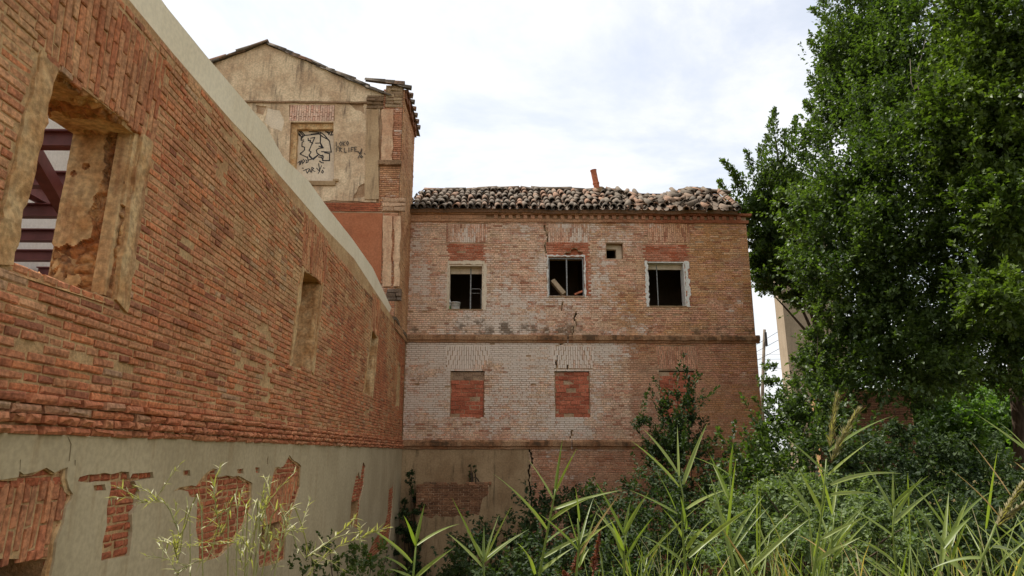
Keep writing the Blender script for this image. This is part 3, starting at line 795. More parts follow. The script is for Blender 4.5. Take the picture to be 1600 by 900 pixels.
moulding(FB, XL + .01, Bp(760, 340)[0], [(-.02, ZC0 + .315 * hC), (.062, ZC0 + .32 * hC), (.066, ZC0 + .68 * hC), (-.02, ZC0 + .69 * hC)], 'cornice_plaster', rear, corn_col)
# damp plaster on the lower left, and the small lean-to block
rag = [(XL + .01, -.25), (PL_EDGE, -.25)] + [(PL_EDGE + random.uniform(-.05, .05), z) for z in np.linspace(0, ZL0 - .1, 14)] + [(PL_EDGE - .02, ZL0 - .01), (XL + .01, ZL0 - .01)]
o = slab(FB, rag, [CRACKS[-1]], -.02, .012, MB['base'], 'base_plaster', rear, grid=.4, disp=lambda u, v: .006 * nz(u, v, 3, 1.5)); o.matrix_parent_inverse = RINV
LT0, LT1 = on_y(651, 752, YB - .5).x, on_y(764, 752, YB - .5).x; LTZ = on_y(700, 757, YB - .5).z
FLn = Frame((0, YB - .5, 0), (1, 0, 0), (0, 0, 1), (0, -1, 0))
lean = thing('buttress_block', 'low plastered brick block with crumbling top against the rear wall base', 'buttress', loc=((LT0 + LT1) / 2, YB - .3, 0)); LNV = Matrix.Translation(-Vector(lean.location))
m = Mesh(); m.box(FLn, LT0, LT1, -.3, LTZ - .02, -.48, -.012); o = m.build('core', MB['mortar_rear'], lean); o.matrix_parent_inverse = LNV
m = Mesh(); n_ = 0; v = LTZ - .95; k = 0
while v < LTZ - .03:
    for a, b in fill([(LT0, LT1)], v, .255 if k % 2 else .1275, .06 * (k % 2), .012):
        vs, fs = brick_geo(FLn, a, b, v, v + .05, -.03, random.gauss(0, .004), .006, .003); m.add(vs, fs, lerp(lin(150, 108, 78), lin(120, 84, 62), random.random()), .15, .32)
    v += CHR; k += 1
o = tag(m.build('block_brickwork', MB['brick_rear'], lean), kind='stuff'); o.matrix_parent_inverse = LNV
ed = [(LT0, -.25), (LT1 + .0, -.25), (LT1, LTZ - .25)] + [(LT1 - (LT1 - LT0) * t, LTZ - .62 + .22 * nz(t * 3, 1, 1) - .2 * math.sin(t * 3) + (.35 if t < .12 else 0)) for t in np.linspace(.08, .95, 16)] + [(LT0, LTZ - .55)]
o = slab(FLn, jag(ed, .12, .012), [], -.02, .014, MB['base'], 'render_coat', lean); o.matrix_parent_inverse = LNV
m = Mesh()
for i in range(24):
    u = LT0 + (LT1 - LT0) * random.random(); d = -random.random() * .42; s = random.uniform(.05, .12)
    vs, fs = brick_geo(FLn, u, min(u + s * 1.8, LT1 + .06), LTZ - .03, LTZ + s * .5, d - .1, d + .03, .012, .012); m.add(vs, fs, lerp(lin(170, 120, 88), lin(110, 90, 68), random.random()), .1, .25)
o = tag(m.build('crumbling_top', MB['brick_rear'], lean), kind='stuff'); o.matrix_parent_inverse = LNV
# --- bricked-up openings, brick by brick
for k, q in enumerate(INF):
    (a, z0), (b, z1) = q[0], q[2]
    holder = bpy.data.objects.new('blocked_window', None); C.objects.link(holder); holder.parent = rear; holder.matrix_parent_inverse = RINV
    m = Mesh(); m.box(FB, a - .02, b + .02, z0 - .02, z1 - .03, -.30, -.072); m.build('mortar_bed', MB['mortar_rear'], holder)
    rows = 11; ch = (z1 - z0 - .03) / rows
    for r_ in range(rows):
        iv = fill([(a + .012, b - .01)], 0, .27, a + (r_ % 2) * .135 + random.uniform(-.05, .05), .009)
        for x0, x1 in iv:
            vm = z0 + (r_ + .5) * ch
            if k == 0 and inside([(p[0], p[1]) for p in HOLE_I], (x0 + x1) / 2, vm): continue
            top = k == 0 and r_ >= rows - 2.5
            c = lerp(lin(194, 112, 84), lin(166, 90, 66), random.random()); c = lerp(c, lin(190, 120, 88), .3 * random.random())
            if top: c = lerp(lin(168, 138, 112), lin(140, 112, 90), random.random())
            if random.random() < .05: c = lerp(c, lin(186, 150, 124), .6)
            m = Mesh(); vs, fs = brick_geo(FB, x0, x1, z0 + r_ * ch, z0 + (r_ + 1) * ch - .008, -.2, -.060 + random.gauss(0, .008), .008, .005)
            m.add(vs, fs, c, .0, .05 if r_ else .2); m.build('brick', MB['brick_rear'], holder, origin=vs[8])
# --- upper windows with what is left of their frames
def frame_bars(q, bars, n=-.14, wd=.035, mat='frame', tops=True):
    (a, z0), (b, z1) = q[0], q[2]
    h = bpy.data.objects.new('window', None); C.objects.link(h); h.parent = rear; h.matrix_parent_inverse = RINV
    for x in bars:
        m = Mesh(); wd_ = wd * .7; m.box(FB, x - wd_ / 2, x + wd_ / 2, z0 + .003, z1 - .045, n - .03, n); m.build('mullion', MB[mat], h)
    if tops:
        m = Mesh(); m.box(FB, a + .003, b - .003, z1 - .04, z1 - .003, n - .03, n); m.box(FB, a + .003, a + .04, z0 + .003, z1 - .042, n - .03, n); m.box(FB, b - .04, b - .003, z0 + .003, z1 - .042, n - .03, n)
        m.build('frame', MB[mat], h)
    return h
def flaky(q, side, wd, h, mat='white', amp=.02, n=.012):
    (a, z0), (b, z1) = q[0], q[2]
    if side == 'l': pts = [(a - wd, z0 - .02), (a - .002, z0 - .02), (a - .002, z1 + .02), (a - wd, z1 + .03)]
    elif side == 'r': pts = [(b + .002, z0 - .02), (b + wd, z0 - .03), (b + wd, z1 + .02), (b + .002, z1 + .02)]
    elif side == 'b': pts = [(a - .04, z0 - wd), (b + .04, z0 - wd), (b + .04, z0 - .022), (a - .04, z0 - .022)]
    else: pts = [(a - .04, z1 + .022), (b + .04, z1 + .022), (b + .04, z1 + wd), (a - .04, z1 + wd)]
    slab(FB, jag(pts, .07, amp), [], -.02, n, MB[mat], 'plaster_edge', h)
def reveal_lining(q, h, mat, sides, depth=.22):
    (a, z0), (b, z1) = q[0], q[2]; m = Mesh()
    if 't' in sides: m.box(FB, a + .002, b - .002, z1 - .030, z1 - .002, -depth, -.005)
    if 'r' in sides: m.box(FB, b - .03, b - .002, z0, z1 - .032, -depth, -.005)
    if 'l' in sides: m.box(FB, a + .002, a + .03, z0, z1 - .032, -depth, -.005)
    m.build('reveal_lining', MB[mat], h)
m = Mesh(); m.box(FB, BRK[0][0] - .05, BRK[0][0] + .62, BRK[0][1] - .02, BRK[0][1] + .32, -.3, -.13); RB(m, 'infill_brickwork', MB['clay'])
x_ = lambda px: Bp(px, 440)[0]
h1 = frame_bars(WIN[0], [x_(735)], -.24, .045, tops=False); reveal_lining(WIN[0], h1, 'panel', 'tlr', .36)
flaky(WIN[0], 'r', .10, h1, 'panel'); flaky(WIN[0], 't', .12, h1, 'panel'); flaky(WIN[0], 'l', .05, h1, 'panel')
m = Mesh(); m.box(FB, WIN[0][0][0] + .03, WIN[0][1][0] - .03, WIN[0][2][1] - .20, WIN[0][2][1] - .034, -.32, -.26); m.build('lintel_board', MB['panel'], h1)
h2 = frame_bars(WIN[1], [x_(886)], -.05, .05); flaky(WIN[1], 'l', .035, h2); flaky(WIN[1], 'r', .04, h2); flaky(WIN[1], 't', .06, h2)
h3 = frame_bars(WIN[2], [x_(1030)], -.24, .035, tops=False); reveal_lining(WIN[2], h3, 'white', 'tr', .36)
flaky(WIN[2], 'l', .085, h3, 'white', .03); flaky(WIN[2], 'r', .11, h3, 'white', .04)
m = Mesh(); m.box(FB, WIN[2][0][0] + .004, WIN[2][1][0] - .03, WIN[2][2][1] - .17, WIN[2][2][1] - .034, -.30, -.25); m.build('lintel_board', MB['panel'], h3)
hs_ = bpy.data.objects.new('small_window', None); C.objects.link(hs_); hs_.parent = rear; hs_.matrix_parent_inverse = RINV
(a, z0), (b, z1) = SMALL[0], SMALL[2]; m = Mesh()
m.box(FB, a + .002, b - .002, z1 - .12, z1 - .002, -.37, -.22); m.box(FB, b - .16, b - .002, z0, z1 - .122, -.37, -.22); m.box(FB, a + .002, b - .162, z0, z0 + .03, -.37, -.10); m.build('reveal_lining', MB['panel'], hs_)
for q in WIN:
    (a, z0), (b, z1) = q[0], q[2]; m = Mesh(); m.box(FB, a + .004, b - .004, z0 - .02, z0 + .002, -.37, .02); o = m.build('sill', MB['base'], rear); o.matrix_parent_inverse = RINV
# --- roof: old barrel tiles on a sagging slope, hipped at the right
ridge_px = [(640, 299.5), (710, 298), (800, 295), (860, 297), (920, 299.5), (951, 298), (985, 304), (1014, 313), (1044, 307), (1071, 297), (1098, 299.5), (1123, 301), (1170, 301)]
YE, SL = YB - .24, R(30); ZE = Bp(900, 333)[1] + .02
def rpx(x):
    for (a, ya), (b, yb) in zip(ridge_px, ridge_px[1:]):
        if x <= b: return ya + (yb - ya) * (x - a) / (b - a)
    return 301
def tlen():
    lo, hi = .3, 8
    for _ in range(40):
        t = (lo + hi) / 2; p = Vector((0, YE + t * math.cos(SL), ZE + t * math.sin(SL))) - EYE
        y = 450 - FPX * p.dot(UP) / p.dot(FW)
        if y > 297: lo = t
        else: hi = t
    return t
TL = tlen(); YRG = YE + TL * math.cos(SL); ZRG = ZE + TL * math.sin(SL)
print('roof length', TL)
def roofz(u, t):                               # sag of the ridge carried down the slope
    p = Vector((u, YRG, ZRG)) - EYE; x = 800 + FPX * p.dot(RT) / p.dot(FW)
    dz = on_y(x, rpx(x), YRG).z - ZRG - .05
    f = (t / TL)
    return ZE + t * math.sin(SL) + dz * f * f * (1.6 - .6 * f) + .035 * nz(u, t, 1, 1.3)
def roofp(u, t, n=0.): return Vector((u, YE + t * math.cos(SL) - n * math.sin(SL), roofz(u, t) + n * math.cos(SL)))
XH0 = on_y(1153, 333, YE).x; XH1 = on_y(1123, 301, YRG).x
def hipx(t): return XH0 + (XH1 - XH0) * t / TL
m = Mesh(); n_u, n_t = 60, 8; vs = []
for lay in (.0, -.10):
    for j in range(n_t + 1):
        for i in range(n_u + 1):
            t = TL * j / n_t; u = XL + (hipx(t) - XL) * i / n_u; vs.append(roofp(u, t, lay))
q = (n_u + 1) * (n_t + 1); fs = []
for j in range(n_t):
    for i in range(n_u):
        a = j * (n_u + 1) + i; fs += [(a, a + 1, a + n_u + 2, a + n_u + 1), (a + q + n_u + 1, a + q + n_u + 2, a + q + 1, a + q)]
for i in range(n_u): fs += [(i, i + q, i + 1 + q, i + 1)]
m.add(vs, fs)
YK = 2 * YRG - YE                              # far slope and the hip slope
m.add([roofp(XL, TL), roofp(XH1, TL), (XH0, YK, ZE), (XL, YK, ZE)], [(0, 1, 2, 3)])
m.add([roofp(XH0, 0), (XH0, YK, ZE), roofp(XH1, TL)], [(0, 1, 2)])
m.add([roofp(XL, 0), roofp(XL, TL), (XL, YK, ZE), ], [(0, 1, 2)])
deck = RB(m, 'roof', MB['tile'])
def tile_mesh(name, ln=.46, r0=.105, r1=.082, th=.016, seg=7):
    m = Mesh(); vs = []
    for (y, r) in ((0, r0), (ln, r1)):
        for rr in (r, r - th):
            for i in range(seg + 1):
                a = math.pi * i / seg; vs.append((math.cos(a) * rr, y, math.sin(a) * rr * 1.2 + random.uniform(-.004, .004)))
    k = seg + 1; fs = []
    for i in range(seg):
        fs += [(i, i + 1, 2 * k + i + 1, 2 * k + i), (k + i + 1, k + i, 3 * k + i, 3 * k + i + 1), (i + 1, i, k + i, k + i + 1), (2 * k + i, 2 * k + i + 1, 3 * k + i + 1, 3 * k + i)]
    for i in (0, seg): fs.append((i, 2 * k + i, 3 * k + i, k + i))
    me = bpy.data.meshes.new(name); m.add(vs, fs); me.from_pydata(m.v, [], m.f); me.materials.append(MB['tile'])
    me.polygons.foreach_set('use_smooth', [len(p.vertices) == 4 for p in me.polygons]); return me
TILES = [tile_mesh('barrel_tile', random.uniform(.60, .68), .098, .074) for _ in range(6)]
def put_tile(pos, along, nrm, name='roof_tile', parent=None, roll=0., sc=1.):
    y = along.normalized(); z = (nrm - y * nrm.dot(y)).normalized(); x = y.cross(z)
    M_ = Matrix((x, y, z)).transposed() @ Matrix.Rotation(roll, 3, 'Y')
    o = bpy.data.objects.new(name, random.choice(TILES)); C.objects.link(o); o.parent = parent or deck
    o.matrix_local = Matrix.Translation(pos) @ M_.to_4x4() @ Matrix.Scale(sc, 4); return o
deck.matrix_parent_inverse = RINV
SPC = .205; EXP = TL / 6.0; count = 0
nrm_ = Vector((0, -math.sin(SL), math.cos(SL))); alo = Vector((0, math.cos(SL), math.sin(SL)))
pan = Mesh()
cols = int((XH0 - XL) / SPC)
for i in range(cols):
    u = XL + .11 + i * SPC
    for r_ in range(6):
        t = r_ * EXP - .03
        if u > hipx(t + .2) - .06: continue
        x = 632 + (u - XL) / NW * 556
        ruin = sst(940, 1010, x) * .9 + .18 * sst(780, 900, x) * random.random() + .25 * (random.random() < .07)
        if r_ < 5 and random.random() < (.16 if ruin > .5 else .05): continue
        a = Vector((alo.x + random.gauss(0, .045 + .27 * ruin), alo.y, alo.z + random.gauss(0, .02 + .09 * ruin) - .05 * (1 if r_ == 0 else .3)))
        n2 = nrm_ + Vector((random.gauss(0, .06 + .3 * ruin), 0, 0))
        if count < 290:
            put_tile(roofp(u + random.gauss(0, .012 + .05 * ruin), t + random.gauss(0, .035 + .13 * ruin), .035 + .03 * ruin * random.random()), a, n2, sc=random.uniform(.96, 1.08)); count += 1
# channel tiles between the covers
for i in range(cols + 1):
    u = XL + i * SPC
    for r_ in range(6):
        t = r_ * EXP - .08
        if u > hipx(t + .2): continue
        vs = []; jx = random.gauss(0, .008)
        for tt, rr, nn in ((t, .085, .012), (t + EXP * 1.15, .105, -.004)):
            for j in range(6):
                a = math.pi + math.pi * j / 5; vs.append(roofp(u + jx + math.cos(a) * rr, tt, .075 + nn + math.sin(a) * rr * .9))
        pan.add(vs, [(j, j + 1, j + 7, j + 6) for j in range(5)])
o = tag(pan.build('channel_tiles', MB['tile'], deck, smooth=True), kind='stuff')
x = XL + .05
while x < XH1:
    p0, p1 = roofp(x, TL, .05), roofp(x + .38, TL, .05)
    if not (on_y(1000, 300, YRG).x < x < on_y(1028, 300, YRG).x):
        put_tile(p0 + Vector((0, .02, -.01)), p1 - p0 + Vector((0, random.gauss(0, .02), random.gauss(0, .02))), Vector((0, 0, 1)), 'ridge_tile', sc=1.12)
    x += .36
for i in range(9):
    t = TL * i / 9; p0, p1 = Vector(roofp(hipx(t), t, .05)), Vector(roofp(hipx(t + .3), t + .3, .05)); put_tile(p0, p1 - p0, Vector((.5, -.4, 1)), 'hip_tile', sc=1.05)
for px, py, rl in ((1092, 296, .2), (1104, 303, .5), (1112, 306, -.4)):   # loose tiles near the hip
    p = on_y(px, py, YRG - .25); put_tile(p - Vector((0, 0, .08)), Vector((rl, .8, .45)), Vector((rl, -.4, 1)), 'loose_tile', sc=.8)
# chimney pipe
b_ = on_y(934, 300, YRG); t_ = on_y(927, 266, YRG)
m = Mesh(); n_ = 6; m.tube([b_ + (t_ - b_) * f for f in (-.1, .35, .36, .42, .43, .97, .98, 1)], [.10, .10, .115, .115, .10, .10, .115, .115], 16); m.tube([t_ - (t_ - b_) * .02, t_ + (t_ - b_) * .004], .08, 16)
pipe = m.build('chimney_pipe', MB['clay'], rear, smooth=False); pipe.matrix_parent_inverse = RINV
m = Mesh(); m.box(Frame(b_, (1, 0, 0), (0, 0, 1), (0, -1, 0)), -.11, .14, -.25, .10, -.12, .12); m.box(Frame(b_, (1, 0, 0), (0, 0, 1), (0, -1, 0)), .05, .16, .101, .17, -.1, .08)
RB(m, 'chimney_base', MB['base'])

# ------------------------------------------------------------------ things standing in the rear windows
(a, z0), (b, z1) = WIN[0][0], WIN[0][2]
bk = thing('bucket', 'dirty white bucket on the sill of the left upper window', 'bucket', loc=FB(x_(711.5), z0 + .003, -.14))
def lathe(prof, seg=20):
    m = Mesh(); vs = [(r * math.cos(j / seg * math.tau), r * math.sin(j / seg * math.tau), z) for r, z in prof for j in range(seg)]
    m.add(vs, [(i * seg + j, i * seg + (j + 1) % seg, (i + 1) * seg + (j + 1) % seg, (i + 1) * seg + j) for i in range(len(prof) - 1) for j in range(seg)] + [tuple(range(seg - 1, -1, -1))]); return m
lathe([(.115, 0), (.125, .03), (.138, .19), (.150, .192), (.150, .215), (.138, .215), (.13, .19), (.115, .02), (.0, .02)]).build('tub', MB['bucket'], bk, smooth=True)
m = Mesh(); m.tube([(-.15, 0, .2), (-.14, -.10, .13), (0, -.155, .09), (.14, -.10, .13), (.15, 0, .2)], .004, 6); m.build('handle', MB['frame'], bk)
sc_ = thing('spray_can', 'small white and green can beside the bucket at the window edge', 'can', loc=FB(x_(702.5), z0 + .003, -.10))
mg = M('green_label', .5, .4); GREEN = mg.done(lin(92, 140, 70))
lathe([(.03, 0), (.033, .005), (.033, .09), (.028, .10)], 12).build('green_base', GREEN, sc_, smooth=True)
lathe([(.026, .10), (.033, .105), (.033, .26), (.02, .285), (.012, .29), (.012, .31), (0, .312)], 12).build('white_top', MB['white'], sc_, smooth=True)
m = Mesh(); m.tube([(0, 0, .175), (0, 0, .205)], .0345, 12); m.build('dark_band', MB['ink'], sc_)
ch = thing('metal_rack', 'bare metal tube rack behind the right half of the left upper window', 'rack', loc=FB(x_(743), z0 + .003, -.32))
m = Mesh(); hw = .155; m.tube([(-hw, 0, 0), (-hw, 0, .60), (-hw + .02, 0, .64), (-hw + .06, 0, .66), (hw - .06, 0, .66), (hw - .02, 0, .64), (hw, 0, .60), (hw, 0, 0)], .012, 8); m.build('tube_frame', MB['frame'], ch, smooth=True)
m = Mesh(); m.tube([(-hw, 0, .53), (hw, 0, .53)], .009, 8); m.build('crossbar', MB['frame'], ch, smooth=True)
m = Mesh(); m.tube([(-hw, 0, .02), (hw, 0, .02)], .009, 8); m.build('crossbar', MB['frame'], ch, smooth=True)
bp0, bp1 = FB(*Bp(864, 436), -.22), FB(*Bp(882, 459), -.10)
tb = Mesh(); tb.bar(bp0, bp1, .13, .17, up=(0, -1, .2)); o = tb.build('timber_block', MB['timber']); tag(o, 'short pale timber block leaning in the middle upper window', 'timber')
bv = o.modifiers.new('bevel', 'BEVEL'); bv.width = .012; bv.segments = 2
cl0, cl1 = FB(*Bp(899, 460), -.12), FB(*Bp(911, 455), -.12)
m = Mesh(); vs = []
for p in (cl0, cl1):
    for rr in (.055, .038):
        for i in range(9):
            an = math.pi * i / 8; vs.append(p + Vector((-.35 * math.sin(an) * rr, math.cos(an) * rr, math.sin(an) * rr)))
fs = []
for i in range(8): fs += [(i, i + 1, 19 + i, 18 + i), (9 + i + 1, 9 + i, 27 + i, 28 + i), (i + 1, i, 9 + i, 10 + i), (18 + i, 19 + i, 28 + i, 27 + i)]
m.add(vs, fs); tag(m.build('fallen_roof_tile', MB['clay']), 'orange clay tile lying on the middle upper window sill', 'tile')

# ================================================================== GABLED TOWER
tower = thing('gable_tower', 'tall gabled building with peeling ochre plaster and a graffiti covered blocked window', 'building', loc=(-5, YT, 0))
TLOC = Vector(tower.location); TINV = Matrix.Translation(-TLOC)
def TB(mesh, name, mat, parent=None, **k):
    o = mesh.build(name, mat, parent or tower, **k)
    if parent is None: o.matrix_parent_inverse = TINV
    return o
TXR = XW + .035                                  # right return a touch proud of the left facade
apex, rs, lsd = Tp(415, 68), Tp(600, 147), Tp(340, 97)
sl_ = (apex[1] - rs[1]) / (rs[0] - apex[0])
TXL = apex[0] - (rs[0] - apex[0]) - .3
PIER = Tp(600, 200)[0]; ptop = Tp(625, 137)[1]
zS = Tp(450, 159)[1]; zBr1, zBr0 = Tp(560, 313)[1], Tp(560, 331)[1]
niche = [Tp(450, 283), Tp(522, 283), Tp(521, 191), Tp(454, 191)]
edge = [(rs[0] - (rs[0] - apex[0]) * i / 14, rs[1] + (apex[1] - rs[1]) * i / 14 + random.uniform(-.02, .02)) for i in range(15)]
edge += [(apex[0] - (apex[0] - TXL) * i / 14, apex[1] - sl_ * (apex[0] - TXL) * i / 14 + random.uniform(-.02, .02)) for i in range(1, 15)]
zT0 = 6.98
core = [(TXL, zT0), (TXR - .03, zT0), (TXR - .03, ptop - .01), (PIER, ptop - .01)] + edge
o = slab(FT, core, [niche], -.5, -.03, MB['mortar_rear'], 'wall', tower); o.matrix_parent_inverse = TINV
# side return and the rest of the shell
m = Mesh(); m.box(FI, TXR - .40, TXR - .016, YT + .51, YT + 2.35, zT0 - .0, ptop - .02); m.box(FI, TXL, TXL + .4, YT + .51, YT + 2.35, zT0, edge[-1][1]); m.box(FI, TXL, TXR - .05, YT + 2.36, YT + 2.6, zT0, edge[-1][1])
TB(m, 'side_wall', MB['mortar_rear'])
m = Mesh()
def tsc(u, v):
    t = nz(u, v, 7, .8); return lerp(lin(210, 166, 124), lin(192, 138, 100), .5 + t + random.gauss(0, .15)), .05 + .2 * t, .1 + .15 * t
side_bricks(Frame((TXR, 0, 0), (0, 1, 0), (0, 0, 1), (1, 0, 0)), YT + .0, YT + 2.35, zT0 + .02, ptop - .05, tsc, m)
tag(TB(m, 'side_brickwork', MB['brick_rear']), kind='stuff')
# plaster coats
gable = [(edge[0][0], zS + .01)] + [(u, v - .03) for u, v in edge] + [(TXL, zS + .01)]
slabs = []
def coat(poly, mat, name, n1=.0, holes=(), grid=.3, amp=.012, jg=.02):
    o = slab(FT, poly, list(holes), -.031, n1, mat, name, tower, grid=grid, disp=lambda u, v: amp * nz(u, v, 4, 1.2)); o.matrix_parent_inverse = TINV; return o
coat(gable, MB['tower'], 'gable_plaster', .012)
ARCHT = [Tp(452, 189), Tp(523, 189), Tp(523, 164), Tp(452, 164)]
pw = jag([(TXL, zBr1 + .25), Tp(440, 318), Tp(520, 313), Tp(588, 316), Tp(590, 250), Tp(594, 160), (Tp(594, 160)[0], zS - .02), (TXL, zS - .02)], .25, .02)
lost = [jag([Tp(545, 162), Tp(569, 161), Tp(569, 178), Tp(556, 172)], .1, .03), jag([Tp(400, 164), Tp(417, 166), Tp(411, 180), Tp(400, 176)], .1, .03), jag([Tp(560, 292), Tp(572, 285), Tp(572, 306), Tp(552, 310)], .1, .03), jag([Tp(418, 168), Tp(437, 172), Tp(444, 190), Tp(440, 205), Tp(425, 200), Tp(412, 190)], .12, .02)]
coat(pw, MB['tower'], 'wall_plaster', .0, [niche, ARCHT] + lost)
coat(lost[-1], MB['panel'], 'undercoat_patch', -.012)
coat(jag([Tp(570, 250 + 62), Tp(592, 312), Tp(592, 172), Tp(573, 172)], .2, .015), plaster_mat('stained_pilaster_plaster', lin(186, 158, 122), lin(168, 138, 104), lin(110, 92, 72), 1.2, .8), 'pilaster_strip', .03)
coat([(TXL, zT0), (Tp(598, 400)[0], zT0), Tp(598, 333), (TXL, zBr0)], MB['tower_low'], 'lower_plaster', -.006)
# flat arch over the blocked window, worn brick band, pier bricks
m = Mesh()
(a, z0), (b, z1) = ARCHT[0], ARCHT[2]; n_ = int((b - a) / .06)
for i in range(n_):
    u = a + (b - a) * i / n_
    for va, vb in ((z0, z0 + .26), (z0 + .27, z1)) if i % 2 else ((z0, z0 + .13), (z0 + .14, z1)):
        vs, fs = brick_geo(FT, u, u + (b - a) / n_ - .01, va, vb - .006, -.05, .002 + random.gauss(0, .003), .004, .002); m.add(vs, fs, lerp(lin(222, 188, 162), lin(206, 158, 134), random.random()), .4, .1)
side_bricks(FT, Tp(430, 320)[0], Tp(596, 320)[0], zBr0 + .02, zBr1 - .06, lambda u, v: (lerp(lin(176, 104, 72), lin(150, 84, 60), random.random()), .12, .2), m)
side_bricks(FT, a - .1, b + .1, z1 + .005, zS - .06, lambda u, v: (lerp(lin(204, 152, 124), lin(182, 126, 102), random.random()), .2, .2), m)
side_bricks(FT, Tp(594, 260)[0], TXR - .03, Tp(600, 330)[1], Tp(600, 258)[1], lambda u, v: (lerp(lin(198, 148, 108), lin(172, 120, 88), random.random()), .3 + .3 * nz(u, v, 1, 3), .1), m)
side_bricks(FT, Tp(594, 260)[0], TXR - .03, Tp(600, 250)[1] + .02, ptop - .05, lambda u, v: (lerp(lin(198, 142, 108), lin(180, 120, 90), random.random()), .3 + .5 * nz(u, v, 1, 3), .1), m)
side_bricks(FT, Tp(597, 400)[0], TXR - .03, zT0 + .02, Tp(600, 333)[1], lambda u, v: (lerp(lin(204, 152, 116), lin(186, 126, 94), random.random()), .35 + .5 * nz(u, v, 1, 3), .05), m)
tag(TB(m, 'exposed_brickwork', MB['brick_rear']), kind='stuff')
PJ = plaster_mat('pink_ochre_plaster', lin(216, 182, 146), lin(196, 152, 118), lin(168, 116, 86), 2.2, .5, .75, .012)
coat(jag([Tp(599, 448), Tp(611, 448), Tp(613, 338), Tp(599, 338)], .18, .025), PJ, 'pier_strip', .045)
coat(jag([Tp(615, 448), Tp(624, 448), Tp(626, 338), Tp(616, 338)], .18, .025), PJ, 'pier_strip', .045)
coat(jag([Tp(596, 252), Tp(613, 252), Tp(615, 172), Tp(597, 172)], .18, .025), PJ, 'pier_strip', .045)
m = Mesh()
FTn = FT
for (x0, x1, y0, y1, n1, c) in ((592, 628, 252, 259, .14, (150, 118, 88)), (598, 634, 310, 330, .08, (196, 160, 128)), (604, 628, 452, 470, .12, (120, 104, 90)), (602, 630, 133, 168, .05, (170, 144, 112)), (573, 600, 150, 170, .10, (140, 114, 86))):
    a, b = Tp(x0, y1), Tp(x1, y0)
    nr = max(1, int((b[1] - a[1]) / .09))
    for j in range(nr):
        cuts = [0] + sorted(random.uniform(.2, .8) for _ in range(1)) + [1]; dv_ = (b[1] - a[1]) / nr
        for c0, c1 in zip(cuts, cuts[1:]):
            vs, fs = brick_geo(FT, a[0] + c0 * (b[0] - a[0]), a[0] + c1 * (b[0] - a[0]) - .006, a[1] + j * dv_, a[1] + (j + 1) * dv_ - .006, -.04, n1 * random.uniform(.35, 1.1) * (.5 + .5 * math.sin(math.pi * (j + .5) / nr)), .014, .012); m = Mesh(); m.add(vs, fs, lerp(lin(*c), lin(120, 92, 70), .5 * random.random()), .15, .2); TB(m, 'broken_stone', MB['mould'])
moulding(FT, TXL, Tp(596, 160)[0], [(-.03, zS - .05), (.05, zS - .045), (.055, zS), (-.03, zS + .015)], 'eaves_ledge', tower, lambda u, v, j: (lin(150, 120, 92), .1, .35 + .3 * nz(u, v, 1, 2)), inv=TINV)
# blocked window niche with the painted writing
nh = bpy.data.objects.new('blocked_window', None); C.objects.link(nh); nh.parent = tower; nh.matrix_parent_inverse = TINV
m = Mesh(); m.box(FT, niche[0][0] - .1, niche[1][0] + .1, niche[0][1] - .1, niche[2][1] + .1, -.45, -.20); m.build('panel', MB['panel'], nh)
m = Mesh(); m.box(FT, niche[0][0] + .0, niche[1][0] + .04, niche[0][1] - .12, niche[0][1] - .004, -.03, .05); m.box(FT, niche[1][0] - .02, niche[1][0] + .12, niche[0][1] - .003, niche[0][1] + .05, -.03, .06); m.build('sill', MB['base'], nh)
for s_ in (0, 1):
    q = [niche[0], (niche[0][0] + .14, niche[0][1]), (niche[3][0] + .16, niche[3][1] - .0), niche[3]] if s_ == 0 else [(niche[3][0] + .165, niche[3][1] - .16), (niche[2][0], niche[2][1] - .16), niche[2], (niche[3][0] + .165, niche[3][1])]
    slab(FT, jag(q, .2, .01), [], -.199, -.08, MB['jamb'], 'inner_surround', nh)
def stroke(F, pts, wd, n, m):
    pts = [Vector(p) for p in pts]
    for a, b in zip(pts, pts[1:]):
        d = (b - a); 
        if d.length < 1e-4: continue
        d.normalize(); q = Vector((-d.y, d.x)) * wd / 2; e = d * wd * .3; w2 = random.uniform(.8, 1.15)
        c = [a - e - q * w2, b + e - q, b + e + q, a - e + q * w2]; n = n + .00003
        m.add([F(p.x, p.y, n) for p in c] + [F(p.x, p.y, n - .002) for p in c], [(0, 1, 2, 3), (0, 4, 5, 1), (1, 5, 6, 2), (2, 6, 7, 3), (3, 7, 4, 0)])
def g6(pts, Y): return [(on_y(420 + x / 6.43, 160 + y / 6.43, Y).x, on_y(420 + x / 6.43, 160 + y / 6.43, Y).z) for x, y in pts]
